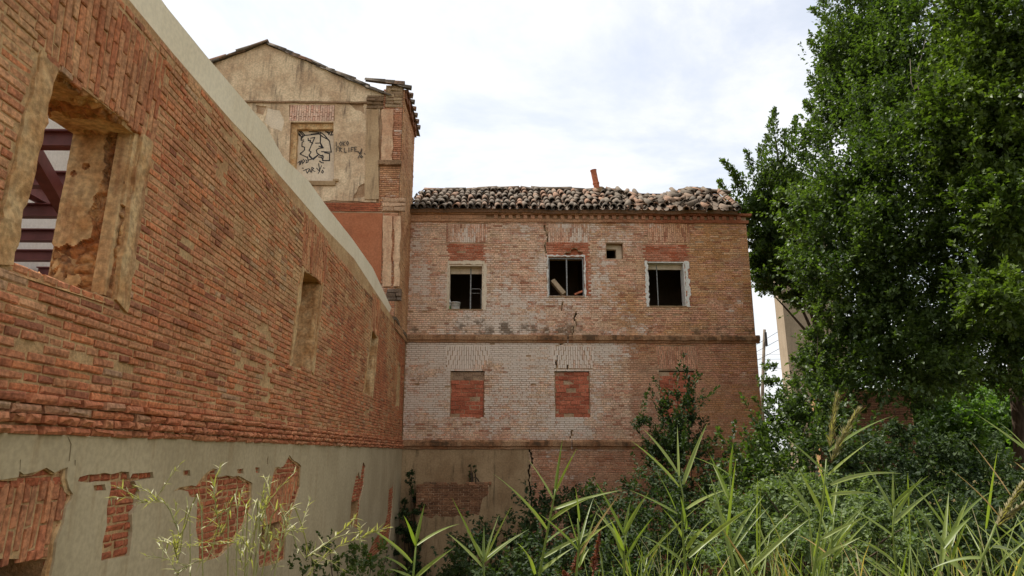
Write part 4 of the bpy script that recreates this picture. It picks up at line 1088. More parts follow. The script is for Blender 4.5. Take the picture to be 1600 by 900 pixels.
big = [[(280, 290), (320, 330)], [(300, 285), (345, 335)], [(318, 285), (362, 330)], [(285, 315), (330, 345), (365, 332), (430, 325), (500, 318), (525, 310)],
       [(325, 340), (325, 380), (352, 378)], [(345, 345), (330, 362)], [(352, 392), (335, 400), (332, 440), (360, 452), (358, 480), (315, 520), (385, 552)], [(395, 360), (398, 385), (420, 380), (412, 400)],
       [(420, 360), (462, 352), (432, 420), (440, 412), (415, 395)], [(432, 420), (405, 485), (425, 498), (405, 530), (440, 568), (492, 530)], [(315, 520), (325, 505)],
       [(405, 540), (440, 570)], [(388, 545), (395, 580), (440, 568)], [(470, 410), (520, 408), (548, 458), (500, 462), (478, 480), (485, 510), (520, 535), (545, 530)], [(520, 415), (535, 455)], [(505, 440), (540, 455)],
       [(520, 330), (518, 400)], [(405, 295), (520, 300), (560, 330), (610, 390), (628, 500), (530, 495)], [(425, 320), (500, 310), (540, 345), (600, 375)], [(560, 505), (610, 515), (610, 585), (540, 585), (548, 545), (500, 525)], [(500, 548), (530, 552), (545, 580)],
       [(570, 295), (600, 298)], [(585, 300), (610, 320)], [(600, 325), (612, 300), (640, 295), (620, 330), (645, 325)], [(510, 590), (530, 605), (550, 608)], [(445, 575), (490, 535)]]
small = [[(290, 610), (312, 590), (310, 630)], [(318, 625), (325, 580), (338, 620)], [(338, 580), (345, 610), (362, 590), (345, 570)], [(370, 575), (385, 590), (372, 610), (395, 600), (398, 580)], [(335, 660), (350, 662)],
         [(348, 685), (400, 665)], [(372, 672), (385, 712)], [(388, 712), (410, 668), (425, 705)], [(396, 692), (420, 690)], [(430, 700), (432, 652), (452, 662), (436, 680), (465, 695)],
         [(480, 660), (508, 690)], [(500, 615), (512, 685)], [(530, 635), (512, 680)], [(550, 655), (556, 665)], [(540, 680), (530, 700), (540, 712), (550, 698), (540, 680)], [(495, 715), (512, 690)]]
gm = Mesh(); YP = YT + .20
for s_ in big: stroke(FT, g6(s_, YP), .030, -.198, gm)
for s_ in small: stroke(FT, g6(s_, YP), .022, -.198, gm)
tag(gm.build('graffiti', MB['ink'], nh), 'black painted tag with angular letters above the word TAR')
L_ = {'L': [[(0, 1), (0, 0), (.8, 0)]], 'O': [[(.4, 1), (0, .5), (.4, 0), (.8, .5), (.4, 1)]], 'K': [[(0, 1), (0, 0)], [(.8, 1), (0, .45), (.8, 0)]], 'F': [[(.8, 1), (0, 1), (0, 0)], [(0, .5), (.6, .5)]],
      'R': [[(0, 0), (0, 1), (.7, .8), (0, .5), (.8, 0)]], 'I': [[(.4, 1), (.4, 0)]], 'E': [[(.8, 1), (0, 1), (0, 0), (.8, 0)], [(0, .5), (.6, .5)]]}
gm = Mesh()
for txt, x0, y0, hh in (('LOKO', 678, 442, 42), ('FR', 678, 500, 42), ('LIFE', 760, 502, 42)):
    for i, ch_ in enumerate(txt):
        for s_ in L_[ch_]:
            stroke(FT, g6([(x0 + i * 34 + q * 30 + random.uniform(-1, 1), y0 - p * hh - i * 3) for q, p in s_], YT), .020, .014, gm)
for s_ in [[(895, 490), (920, 525)], [(932, 465), (928, 520)], [(935, 480), (915, 515)], [(960, 515), (970, 525)], [(930, 535), (920, 548), (932, 560), (943, 546), (930, 535)], [(898, 562), (912, 530)]]:
    stroke(FT, g6(s_, YT), .024, .014, gm)
tag(TB(gm, 'graffiti', MB['ink_thin']), 'thin scrawled words LOKO FR LIFE beside the blocked window')
# roof of the tower
m = Mesh(); zl = edge[-1][1]
m.add([FT(rs[0], rs[1] + .0, .10), FT(apex[0], apex[1] + .0, .10), FT(apex[0], apex[1], -2.75), FT(rs[0], rs[1], -2.75)], [(0, 1, 2, 3)])
m.add([FT(TXL - .2, zl - .08, .10), FT(apex[0], apex[1], .10), FT(apex[0], apex[1], -2.75), FT(TXL - .2, zl - .08, -2.75)], [(0, 3, 2, 1)])
m.add([FT(PIER, ptop, -.55), FT(TXR + .12, ptop - .10, -.55), FT(TXR + .12, ptop - .10, -2.75), FT(PIER, ptop, -2.75)], [(0, 1, 2, 3)])
troof = TB(m, 'roof', MB['tile'])
for side in (1, -1):
    d = Vector((side, 0, -sl_)).normalized(); n_ = 17 if side == 1 else 18; full = math.hypot(rs[0] - apex[0], apex[1] - rs[1])
    for i in range(n_):
        p = FT(apex[0], apex[1], .04) + d * (full * i / n_ + .40) + Vector((0, 0, random.uniform(-.03, .02)))
        if random.random() < .08: continue
        put_tile(p, -d + Vector((0, random.gauss(0, .05), random.gauss(0, .05))), Vector((0, -.25, 1)), 'verge_tile', troof, random.gauss(0, .2), random.uniform(.6, .85))
m = Mesh()
for i in range(7): 
    y = -.05 - i * .34
    m.box(FT, TXR - .06, TXR + .05 + .03 * (i % 2), ptop - .30 + .02 * (i % 3), ptop - .12, y - .31, y, col=lin(140, 96, 70), grime=.3); m.box(FT, TXR - .06, TXR + .10, ptop - .11, ptop - .03, y - .31, y, col=lin(120, 84, 64), grime=.5)
TB(m, 'broken_eaves', MB['mould'])
for i in range(7):
    put_tile(FT(TXR + .17, ptop - .06 - .012 * i, .02 - i * .36), Vector((-1, 0, .22)), Vector((.2, 0, 1)), 'eaves_tile', troof, random.gauss(0, .1), .9)
for i in range(3):
    put_tile(FT(TXR - .0 - i * .26, ptop + .03 + i * .03, .08), Vector((-1, 0, .12)), Vector((.1, -.2, 1)), 'eaves_tile', troof, random.gauss(0, .1), .9)

# ================================================================== VEGETATION
def leaf_object(name, pos, dirs, nrm, ln, wd, mat, parent=None, inv=None, tint=None):
    n = len(pos); dirs = dirs / np.linalg.norm(dirs, axis=1, keepdims=True)
    side = np.cross(dirs, nrm); side /= np.linalg.norm(side, axis=1, keepdims=True) + 1e-9
    up = np.cross(side, dirs)
    ln = ln[:, None]; wd = wd[:, None]
    v = np.empty((n, 4, 3)); v[:, 0] = pos; mid = pos + dirs * ln * .45 - up * ln * .08
    v[:, 1] = mid + side * wd / 2 + up * wd * .22; v[:, 2] = pos + dirs * ln - up * ln * .14; v[:, 3] = mid - side * wd / 2 + up * wd * .22
    b = np.arange(n)[:, None] * 4
    tri = np.concatenate([b + [0, 1, 2], b + [0, 2, 3]], axis=1).reshape(-1)
    me = bpy.data.meshes.new(name); me.vertices.add(n * 4); me.vertices.foreach_set('co', v.reshape(-1).astype('f'))
    me.loops.add(n * 6); me.loops.foreach_set('vertex_index', tri.astype('i'))
    me.polygons.add(n * 2); me.polygons.foreach_set('loop_start', np.arange(n * 2, dtype='i') * 3); me.polygons.foreach_set('loop_total', np.full(n * 2, 3, 'i'))
    me.update(calc_edges=True); me.materials.append(mat)
    a = me.attributes.new('tint', 'FLOAT', 'POINT'); t = rng.random(n) if tint is None else tint
    a.data.foreach_set('value', np.repeat(np.clip(t, 0, 1), 4).astype('f'))
    o = bpy.data.objects.new(name, me); C.objects.link(o)
    if parent is not None: o.parent = parent; o.matrix_parent_inverse = inv or Matrix.Translation(-Vector(parent.location))
    return o
def sph(n):
    v = rng.normal(size=(n, 3)); return v / np.linalg.norm(v, axis=1, keepdims=True)
def crown_leaves(blobs, clumps, per, csize, ln, upb=.25, droop=.3, shell=.45, sprigs=(), free=0):
    """Leaf sprays: each blob of the crown carries clumps, each clump carries twigs, each twig leaves."""
    blobs = [(np.array(c, float), np.array(r, float)) for c, r in blobs]
    wts = np.array([(r[0] * r[1] * r[2]) ** (2 / 3) for c, r in blobs]); wts /= wts.sum()
    P_, D_, T_ = [], [], []
    tips = []
    for (c, r), wq in zip(blobs, wts):
        k = max(3, int(clumps * wq)); d = sph(k); rad = (shell + (1 - shell) * rng.random(k) ** .6)[:, None]
        cc = c + d * r * rad * (1 + .12 * rng.normal(size=(k, 1)))
        for q in range(k):
            tips.append((c, cc[q])); nt_ = max(3, int(per / 9)); cs = csize * rng.uniform(.6, 1.35) * min(1, .3 + .8 * r.min())
            tw0 = cc[q] + sph(nt_) * cs * rng.random((nt_, 1)) ** .5 * np.array([1, 1, .75])
            td = sph(nt_) * .8 + d[q] * .75 + np.array([0, 0, upb]); td /= np.linalg.norm(td, axis=1, keepdims=True)
            tl = cs * rng.uniform(.35, .95, nt_); tn = .5 + .34 * rng.normal()
            for s in range(9):
                f = (s + .5) / 9
                p = tw0 + td * (tl * f)[:, None] + np.array([0, 0, -1]) * (tl * f * f * droop * .5)[:, None]
                P_.append(p); D_.append(td * .55 + sph(nt_) * .75 + np.array([0, 0, -droop])); T_.append(np.full(nt_, tn) + rng.normal(size=nt_) * .2)
    lines = [(np.array(a, float), np.array(b, float), s0, s1, n_) for a, b, s0, s1, n_ in sprigs]
    for s in rng.choice(len(tips), min(free, len(tips)), replace=False):
        c, q = tips[s]; o_ = (q - c) / (np.linalg.norm(q - c) + 1e-6); d = o_ * .55 + np.array([0, 0, .9]) + rng.normal(size=3) * .2; L_ = csize * rng.uniform(1.4, 2.6)
        lines.append((q, q + d / np.linalg.norm(d) * L_, csize * .30, csize * .06, 70))
    for a, b, s0, s1, n_ in lines:                # long upright shoots that feather the outline
        f = rng.random(n_) ** .9; ax_ = (b - a) / np.linalg.norm(b - a); bend = np.cross(ax_, rng.normal(size=3)) * .06 * np.linalg.norm(b - a)
        off = sph(n_) * (s0 + (s1 - s0) * f)[:, None] * rng.random((n_, 1)) ** .6
        P_.append(a + (b - a) * f[:, None] + bend * (np.sin(f * 3.1))[:, None] + off); D_.append(off / (s0 + 1e-6) * .9 + ax_ * .7 + sph(n_) * .5); T_.append(np.full(n_, .5 + .3 * rng.normal()) + rng.normal(size=n_) * .2)
    P_, D_, T_ = np.concatenate(P_), np.concatenate(D_), np.concatenate(T_); n = len(P_)
    N_ = sph(n) * .7 + np.array([0, 0, 1.0]); L_n = ln * rng.uniform(.6, 1.25, n)
    return P_, D_, N_, L_n, L_n * rng.uniform(.5, .72, n), T_, tips
def limb_mesh(base, trunk_top, r0, tips, n=26, rt=.012, wig=.25):
    m = Mesh(); base, top = Vector(base), Vector(trunk_top); ax = top - base
    tp = [base + ax * f + Vector((nz(f * 3, 1, base.x), nz(f * 3, 2, base.x), 0)) * wig * (f > 0) for f in np.linspace(0, 1, 9)]
    m.tube(tp, [r0 * (1.25 if i == 0 else 1) * (1 - .85 * i / 8) for i in range(9)], 10)
    limbs = Mesh(); sel = random.sample(range(len(tips)), min(n, len(tips)))
    for s in sel:
        t = Vector(tips[s][1]); f = max(.34, min(.92, ((t - base).dot(ax) / ax.length_squared) * random.uniform(.45, .8)))
        i = f * 8; p0 = tp[int(i)].lerp(tp[min(int(i) + 1, 8)], i % 1); rr = r0 * (1 - .85 * f) * .5
        mid = p0.lerp(t, .5) + Vector((random.gauss(0, .12), random.gauss(0, .12), .15)) * (t - p0).length * .35
        pts = [p0 * (1 - q) ** 2 + mid * 2 * q * (1 - q) + t * q * q for q in np.linspace(0, 1, 7)]
        limbs.tube(pts, [max(rt, rr * (1 - q * .92)) for q in np.linspace(0, 1, 7)], 6)
    return m, limbs
def tree(name, label, cat, base, top, r0, blobs, clumps, per, csize, ln, mat, group=None, limbs=26, **k):
    t = thing(name, label, cat, group, base); inv = Matrix.Translation(-Vector(base))
    Pp, D, N, L, W, T, tips = crown_leaves(blobs, clumps, per, csize, ln, **k)
    leaf_object('crown', Pp, D, N, L, W, MB[mat], t, inv, T)
    a, b = limb_mesh(base, top, r0, tips, limbs)
    o = a.build('trunk', MB['bark'], t, smooth=True); o.matrix_parent_inverse = inv
    o = b.build('limbs', MB['bark'], t, smooth=True); o.matrix_parent_inverse = inv
    return t
def at(x, y, Y): return tuple(on_y(x, y, Y))
def blob(x, y, Y, rx, rz=None, ry=None):        # a crown lobe where the photograph shows it
    s = Y / FPX * 1.02; return (at(x, y, Y), (rx * s, (ry or rx) * s, (rz or rx) * s))
D1 = 16.5
big_blobs = [blob(1400, 120, D1 + 1, 120, 120), blob(1350, 60, D1 + 2, 60, 90), blob(1390, -60, D1 + 2, 110, 120), blob(1340, 270, D1, 75, 110), blob(1300, 340, D1 - .5, 62, 75), blob(1420, 300, D1 - 1.5, 120, 120),
             blob(1340, 440, D1 - 1, 85, 80), blob(1440, 440, D1 - 1, 110, 100), blob(1540, 380, D1 - 1, 100, 130), blob(1420, 570, D1 - 1, 110, 60), blob(1530, 560, D1 + 1, 100, 60), blob(1330, 560, D1 + .5, 70, 55),
             blob(1580, 180, D1 + 1, 110, 140), blob(1500, -150, D1 + 2, 180, 120), blob(1640, 480, D1, 90, 130), blob(1305, 170, D1 + 1.5, 30, 60), blob(1244, 400, D1 - .5, 24, 22), blob(1320, 100, D1 + 2, 45, 80), blob(1390, 140, D1 + 3, 90, 110), blob(1400, 180, D1 - .3, 60, 60)]
bx = at(1588, 720, D1 + 2)
tree('elm_tree', 'huge dark green leafy tree filling the right side with a dark trunk', 'tree', (bx[0], bx[1], gh(bx[0], bx[1]) - .1), at(1500, -180, D1 + 2), .20, big_blobs, 1300, 250, .55, .108, 'leaf_dark', limbs=22, upb=.7, droop=.12, shell=.28, free=320,
     sprigs=[(at(*a, D1 + 1.5), at(*b, D1 + 1.5 + random.uniform(-.4, .4)), .38, .06, 260) for a, b in (((1310, 90), (1266, 15), ), ((1305, 130), (1263, 62)), ((1308, 175), (1264, 112)), ((1300, 215), (1257, 160)), ((1300, 250), (1262, 196)), ((1292, 300), (1248, 238)), ((1300, 40), (1274, -30)), ((1280, 350), (1236, 292)), ((1500, 500), (1560, 470)), ((1440, 470), (1500, 440)))])
bt_ = bpy.data.objects['elm_tree']
for q in ([(1452, 215), (1440, 165), (1432, 120), (1446, 62)], [(1440, 165), (1424, 130), (1422, 92)], [(1450, 190), (1462, 120), (1458, 88)], [(1452, 215), (1470, 160), (1474, 118)]):
    m = Mesh(); m.tube([at(x, y, D1 - 1.6 + .1 * i) for i, (x, y) in enumerate(q)], [.022, .016, .011, .005][-len(q):], 6)
    o = m.build('dead_branch', MB['pole'], bt_, smooth=True); o.matrix_parent_inverse = Matrix.Translation(-Vector(bt_.location))
D2 = 13.0
tree('fresh_leaved_tree', 'lighter green tree at the right edge in front of the big dark tree', 'tree', (at(1690, 760, D2)[0], D2, gh(at(1690, 760, D2)[0], D2) - .1), at(1640, -120, D2), .2,
     [blob(1560, 60, D2, 85, 75), blob(1540, 250, D2, 70, 55), blob(1590, 330, D2 - .5, 70, 60), blob(1500, 180, D2, 55, 55), blob(1620, 150, D2, 90, 110), blob(1575, 470, D2 - .5, 60, 40), blob(1545, -40, D2, 80, 60)], 330, 200, .48, .115, 'leaf_mid', limbs=16, upb=.55, droop=.15, free=110)
D3 = 25.0
tree('elm_tree', 'darker pointed tree rising behind the right end of the tiled roof', 'tree', (at(1330, 700, D3)[0], D3, gh(at(1330, 700, D3)[0], D3) - .1), at(1215, 215, D3), .2,
     [blob(1216, 290, D3, 26, 36), blob(1180, 325, D3, 22, 20), blob(1200, 350, D3, 45, 50), blob(1215, 420, D3, 45, 45), blob(1250, 330, D3, 50, 60), blob(1198, 400, D3, 30, 50), blob(1262, 440, D3, 50, 40)],
     340, 170, .34, .14, 'leaf_dark', limbs=18, upb=1.3, droop=.05, shell=.2, free=30,
     sprigs=[(at(*a, D3 + random.uniform(-.5, .5)), at(*b, D3 + random.uniform(-.5, .5)), s_ * 1.25, .10, int(n_ * 1.35)) for a, b, s_, n_ in (((1216, 330), (1210, 172), .60, 700), ((1236, 330), (1244, 184), .55, 600), ((1206, 330), (1187, 228), .5, 450), ((1192, 345), (1166, 236), .42, 380), ((1182, 352), (1129, 252), .42, 420), ((1186, 365), (1124, 282), .4, 380), ((1170, 340), (1148, 268), .36, 260), ((1255, 330), (1260, 205), .5, 480), ((1220, 300), (1226, 205), .4, 300), ((1200, 300), (1200, 210), .35, 250))])
# bushes and saplings
def bush(name, label, cat, base, blobs, clumps, per, cs, ln, mat, group=None, stems=14, **k):
    t = thing(name, label, cat, group, base); inv = Matrix.Translation(-Vector(base))
    Pp, D, N, L, W, T, tips = crown_leaves(blobs, clumps, per, cs, ln, **k)
    keep = Pp[:, 2] > .2
    leaf_object('foliage', Pp[keep], D[keep], N[keep], L[keep], W[keep], MB[mat], t, inv, T[keep])
    m = Mesh()
    for s in random.sample(range(len(tips)), min(stems, len(tips))):
        tp = Vector(tips[s][1]); b = Vector(base) + Vector((random.gauss(0, .15), random.gauss(0, .15), 0))
        mid = b.lerp(tp, .5) + Vector((0, 0, .25)); pts = [b * (1 - q) ** 2 + mid * 2 * q * (1 - q) + tp * q * q for q in np.linspace(0, 1, 6)]
        m.tube(pts, [.022 * (1 - .8 * q) for q in np.linspace(0, 1, 6)], 5)
    o = m.build('stems', MB['bark'], t, smooth=True); o.matrix_parent_inverse = inv
    return t
def gb(x, y, Y): p = at(x, y, Y); return (p[0], Y, gh(p[0], Y))
bush('bramble_bush', 'dark bramble mass below the plastered corner of the rear wall', 'bush', gb(840, 880, 14), [blob(800, 880, 14, 80, 55), blob(870, 840, 14.5, 70, 55), blob(920, 800, 15, 50, 35), blob(740, 890, 13, 45, 40), blob(790, 925, 12, 110, 60)], 150, 120, .38, .085, 'leaf_bush', upb=.5)
bush('bramble_bush', 'dark bramble mass under the sapling by the right blocked window', 'bush', gb(1060, 860, 14.5), [blob(1040, 800, 15, 75, 65), blob(980, 840, 14, 80, 70), blob(1110, 790, 15.5, 70, 60), blob(1060, 880, 13, 120, 70), blob(930, 900, 12, 100, 60)], 210, 120, .38, .085, 'leaf_bush', upb=.5)
bush('sapling', 'slim dark sapling growing up in front of the right blocked window', 'sapling', gb(1060, 800, 16.5), [blob(1060, 660, 16.5, 26, 34), blob(1050, 630, 16.5, 14, 20), blob(1035, 700, 16.5, 38, 30), blob(1065, 720, 16.3, 50, 34), blob(1000, 662, 16.6, 16, 7), blob(1075, 640, 16.5, 9, 22)], 74, 80, .42, .085, 'leaf_bush', upb=.9, droop=.1, shell=.15, free=45)
bush('elm_shrub', 'dark leafy shrub climbing at the right corner of the rear building', 'shrub', gb(1250, 800, 15.5), [blob(1225, 660, 15.5, 42, 45), blob(1200, 610, 15.5, 12, 34), blob(1260, 640, 15, 50, 40), blob(1290, 690, 14.5, 60, 60), blob(1235, 720, 14.5, 60, 60), blob(1250, 780, 14, 90, 70), blob(1170, 790, 14, 60, 60), blob(1310, 620, 15.5, 40, 40), blob(1180, 715, 15, 18, 50), blob(1270, 560, 15.5, 26, 60), blob(1290, 500, 16, 30, 60)], 190, 110, .36, .095, 'leaf_dark', upb=.6, droop=.15, free=70)
bush('ivy_clump', 'dark creeper clump in the corner between the left and rear walls', 'creeper', (XW + .3, YB - .5, .4), [((XW + .35, YB - .5, 2.6), (.3, .35, .9)), ((XW + .3, YB - .9, 1.6), (.35, .5, 1.0)), ((XW + .8, YB - 1.0, .8), (.6, .4, .6))], 60, 90, .22, .075, 'leaf_bush', upb=.2)
bush('young_weed', 'tiny weed plant growing on the crumbling buttress block', 'plant', (on_y(738, 752, YB - .2).x, YB - .2, LTZ), [((on_y(738, 735, YB - .2).x, YB - .2, LTZ + .28), (.10, .08, .28))], 7, 40, .12, .05, 'leaf_bush', stems=5, upb=.9)
bush('grey_shrub', 'sunlit grey green shrub behind the tall seeding reed', 'shrub', gb(1260, 860, 7.5), [blob(1230, 800, 7.5, 90, 50), blob(1170, 830, 7, 70, 55), blob(1300, 790, 8, 80, 50), blob(1350, 840, 7, 90, 60), blob(1230, 880, 6.5, 110, 60)], 230, 130, .2, .048, 'leaf_grey', upb=.5)
bush('small_leaved_shrub', 'small leaved shrub with canopy shade painted into its leaves right of the two feathery seed heads', 'shrub', gb(1430, 870, 8), [blob(1400, 800, 8.5, 80, 40), blob(1450, 830, 8, 70, 45), blob(1490, 880, 7.5, 80, 60)], 170, 130, .2, .05, 'leaf_bush', upb=.5)  # dark leaf colour paints the canopy's shade onto this shrub
bush('dark_understorey', 'deep shaded undergrowth beneath the huge tree', 'bush', gb(1430, 760, 13), [blob(1400, 720, 13, 100, 55), blob(1500, 760, 13, 110, 60), blob(1590, 780, 12, 90, 60), blob(1480, 830, 11, 150, 60), blob(1330, 740, 12, 70, 60)], 210, 130, .36, .09, 'leaf_bush', upb=.4)  # shade beneath the tree is partly put into the leaf colour
for i, (x, y, Y, r_, rz, lab) in enumerate(((1450, 650, 30, 90, 62, 'bright sunlit hedge glimpsed under the tree left of the trunk'), (1570, 640, 32, 90, 68, 'bright sunlit hedge glimpsed behind the dark tree trunk'), (1680, 630, 30, 90, 70, 'bright sunlit hedge at the far right edge'))):
    bush('hedge', lab, 'hedge', gb(x, 700, Y), [blob(x - 40, y, Y, r_ * .6, rz), blob(x + 40, y + 10, Y, r_ * .6, rz), blob(x, y + 25, Y, r_, rz)], 190, 150, .7, .2, 'leaf_far', upb=.4, group='hedges beyond the tree')
# creeper low against the left wall
bush('fine_weed_bush', 'feathery green weeds at the foot of the left wall', 'bush', (at(530, 900, 8)[0] + .1, 8, gh(at(530, 900, 8)[0] + .1, 8)), [blob(520, 890, 8, 55, 50), blob(590, 900, 9, 45, 45), blob(560, 880, 8.5, 30, 30)], 50, 70, .2, .045, 'leaf_mid', upb=1.0, droop=.0)

# ------------------------------------------------------------------ reeds and grass
def blade(m, pts, wd, cols=None, twist=0., fold=.25, wprof=None, face=None):
    """A folded, tapering leaf along a curve; three verts across."""
    pts = [Vector(p) for p in pts]; n = len(pts); vs = []
    for i, p in enumerate(pts):
        d = (pts[min(i + 1, n - 1)] - pts[max(i - 1, 0)]).normalized(); f = i / (n - 1)
        w_ = wd * (wprof(f) if wprof else (min(1, .5 + f * 2.6) * (1 - f ** 1.5)))
        ref = face if face is not None else Vector((0, 0, 1)); s = d.cross(ref)
        s = s.normalized() if s.length > .1 else Vector((1, 0, 0)); s = (Matrix.Rotation(twist * (.3 + f), 3, d) @ s); u = s.cross(d)
        vs += [p + s * w_ / 2 + u * w_ * fold, p, p - s * w_ / 2 + u * w_ * fold]
    b = len(m.v); m.v += [tuple(v) for v in vs]
    for i in range(n - 1):
        for j in (0, 1): m.f.append((b + i * 3 + j, b + i * 3 + j + 1, b + i * 3 + j + 4, b + i * 3 + j + 3))
    m.tint = getattr(m, 'tint', []) + [cols] * len(vs)
def finish(m, name, mat, parent, inv=None):
    me = bpy.data.meshes.new(name); me.from_pydata(m.v, [], m.f); me.materials.append(mat)
    a = me.attributes.new('tint', 'FLOAT', 'POINT'); a.data.foreach_set('value', np.array(m.tint if getattr(m, 'tint', None) else [.5] * len(m.v), 'f'))
    me.polygons.foreach_set('use_smooth', np.ones(len(me.polygons), bool))
    o = bpy.data.objects.new(name, me); C.objects.link(o)
    if parent is not None: o.parent = parent; o.matrix_parent_inverse = inv or Matrix.Translation(-Vector(parent.location))
    return o
def curve(a, b, sag, n=9, side=0.):
    a, b = Vector(a), Vector(b); d = b - a; L = d.length; s = d.cross(Vector((0, 0, 1))); s = s.normalized() if s.length > 1e-3 else Vector((1, 0, 0))
    c = (a + b) / 2 + Vector((0, 0, L * sag)) + s * L * side
    return [a * (1 - t) ** 2 + c * 2 * t * (1 - t) + b * t * t for t in np.linspace(0, 1, n)]
def reed(label, Y, stalk, leaves, scale, ox, oy, panicles=(), group='reeds in the foreground', dry=()):
    cv = lambda p, dy=0.: Vector(at(ox + p[0] / scale, oy + p[1] / scale, Y + dy))
    top = [cv(p) for p in stalk]; foot = Vector((top[0].x + random.uniform(-.08, .08), top[0].y + random.uniform(-.05, .1), gh(top[0].x, top[0].y) - .02))
    t = thing('reed', label, 'reed', group, foot); inv = Matrix.Translation(-foot)
    pts = [foot] + ([foot.lerp(top[0], .5)] if (top[0] - foot).length > .2 else []) + top
    m = Mesh(); m.tube(pts, [.0065 - .0035 * i / (len(pts) - 1) for i in range(len(pts))], 7); m.tint = [.35] * len(m.v); finish(m, 'stalk', MB['reed'], t, inv)
    for i, lf in enumerate(leaves):
        (a, b, wpx) = lf[:3]; sag = lf[3] if len(lf) > 3 else random.uniform(.03, .12)
        m = Mesh(); dy = random.uniform(-.12, .16)
        blade(m, curve(cv(a), cv(b, dy), sag), wpx / scale * Y / FPX * .72, random.uniform(.1, .9), random.uniform(-.5, .5), face=Vector((random.uniform(-.4, .4), -.75, .8)))
        finish(m, 'leaf', MB['dry'] if i in dry else MB['reed'], t, inv)
    for a, b in panicles:
        m = Mesh(); c = curve(cv(a), cv(b), .05, 14)
        for i, p in enumerate(c[1:], 1):
            for q in range(30):
                d = (c[-1] - c[0]).normalized() * random.uniform(.7, 1.3) + Vector((random.gauss(0, .28), random.gauss(0, .28), random.gauss(0, .1)))
                ln = (c[-1] - c[0]).length * random.uniform(.10, .26) * (1 - .4 * i / 14)
                blade(m, curve(p, p + d * ln, random.uniform(-.1, .1), 4), .006, random.random())
        finish(m, 'panicle', MB['panicle'], t, inv)
S4 = 3.462
reed('tall bright reed left of centre with spread leaves before the brick wall', 2.8, [(495, 885), (540, 650), (570, 490), (583, 430)],
     [((540, 655), (240, 345), 34), ((572, 492), (430, 265), 26), ((578, 460), (622, 150), 26), ((583, 450), (700, 205), 26), ((566, 545), (960, 432), 40), ((556, 600), (790, 470), 36), ((525, 725), (690, 620), 20), ((500, 810), (870, 630), 34), ((490, 890), (690, 740), 40), ((470, 890), (370, 720), 40, .2)], S4, 700, 640)
reed('tall bright reed in front of the sapling with a fan of leaves', 2.9, [(1285, 870), (1268, 640), (1272, 470), (1250, 360)],
     [((1250, 420), (985, 165), 34), ((1240, 340), (1050, 100), 28), ((1250, 380), (1240, 80), 22), ((1273, 405), (1405, 70), 38), ((1240, 565), (970, 430), 32), ((1265, 690), (1155, 530), 44), ((1290, 540), (1558, 425), 38), ((1285, 650), (1255, 460), 52), ((1230, 540), (1110, 310), 22), ((1290, 760), (1450, 580), 46), ((1280, 830), (1020, 670), 34), ((1300, 800), (1480, 670), 40)], S4, 700, 640)
reed('reed at bottom left of centre beside the dark wall corner', 2.6, [(1370, 690), (1385, 530)],
     [((1385, 530), (1325, 385), 26), ((1385, 520), (1428, 325), 28), ((1390, 530), (1600, 425), 26), ((1365, 615), (1150, 440), 30), ((1340, 650), (1220, 580), 26), ((1380, 690), (1570, 540), 34), ((1370, 690), (1250, 640), 26)], 3.077, 200, 680)
S3 = 2.572
reed('tall reed with two feathery seed heads right of centre', 2.9, [(440, 890), (462, 740), (482, 560), (492, 430)],
     [((480, 480), (300, 320), 22), ((500, 495), (680, 350), 22), ((500, 400), (765, 255), 24), ((508, 535), (800, 490), 28), ((510, 575), (690, 570), 26), ((430, 650), (310, 480), 26), ((420, 660), (300, 540), 26), ((470, 640), (375, 460), 24), ((460, 760), (660, 660), 22), ((450, 840), (640, 740), 26)], S3, 1100, 550, panicles=[((505, 400), (535, 190)), ((505, 455), (612, 248))])
reed('reed with a heavy seed head and rust coloured leaves at the right edge', 2.2, [(1085, 900), (1140, 780), (1175, 690)],
     [((1180, 655), (980, 465), 18, .12), ((1230, 575), (1065, 350), 16, .05), ((1190, 690), (1290, 760), 26), ((1160, 785), (1286, 825), 28), ((1130, 830), (900, 880), 30, .15)], S3, 1100, 550, panicles=[((1170, 720), (1275, 540)), ((1175, 700), (1320, 590))], dry=(0, 1))
reed('reed leaning in from the right edge with one long arching leaf', 2.4, [(1360, 620), (1320, 420)], [((1330, 420), (1080, 240), 26, .02), ((1330, 520), (1245, 440), 24), ((1320, 420), (1180, 280), 20)], S3, 1100, 550, dry=(1,))
reed('broad leaved reed at bottom right with one orange streaked leaf', 2.4, [(200, 930), (170, 840)],
     [((190, 900), (60, 690), 34, .02), ((120, 860), (20, 480), 26, .05), ((90, 740), (130, 420), 22), ((200, 860), (440, 660), 30), ((0, 770), (200, 620), 30), ((1060, 900), (850, 740), 40, .02), ((950, 880), (985, 550), 30, .0), ((960, 790), (1080, 660), 34), ((970, 790), (840, 600), 26)], S3, 1100, 550, dry=(0,))
lab = ['short reed tuft low in the middle of the frame', 'young reed beside the rust red dock', 'reed shoot between the two tall bright reeds', 'reed shoot low right of the fan leaved reed', 'reed shoot under the feathery seed heads', 'reed shoot low beneath the grey green shrub', 'reed shoot left of the heavy seed head']
for i, (px, top) in enumerate(((755, 830), (905, 770), (975, 790), (1140, 700), (1300, 760), (1395, 745), (1485, 790))):
    Y = random.uniform(2.4, 3.1); st = [(px + random.uniform(-8, 8), 905), (px, (top + 905) / 2 + 10), (px + random.uniform(-6, 6), top + 40)]
    lv = []
    for q in range(7):
        b = random.uniform(top + 40, 890); sd = random.choice((-1, 1)); lv.append(((px, b), (px + sd * random.uniform(15, 75), b - random.uniform(30, 105)), random.uniform(5, 10)))
    lv.append(((px, top + 45), (px + random.uniform(-12, 12), top - 10), 7)); reed(lab[i], Y, st, lv, 1, 0, 0, dry=(3,) if i % 3 == 1 else ())
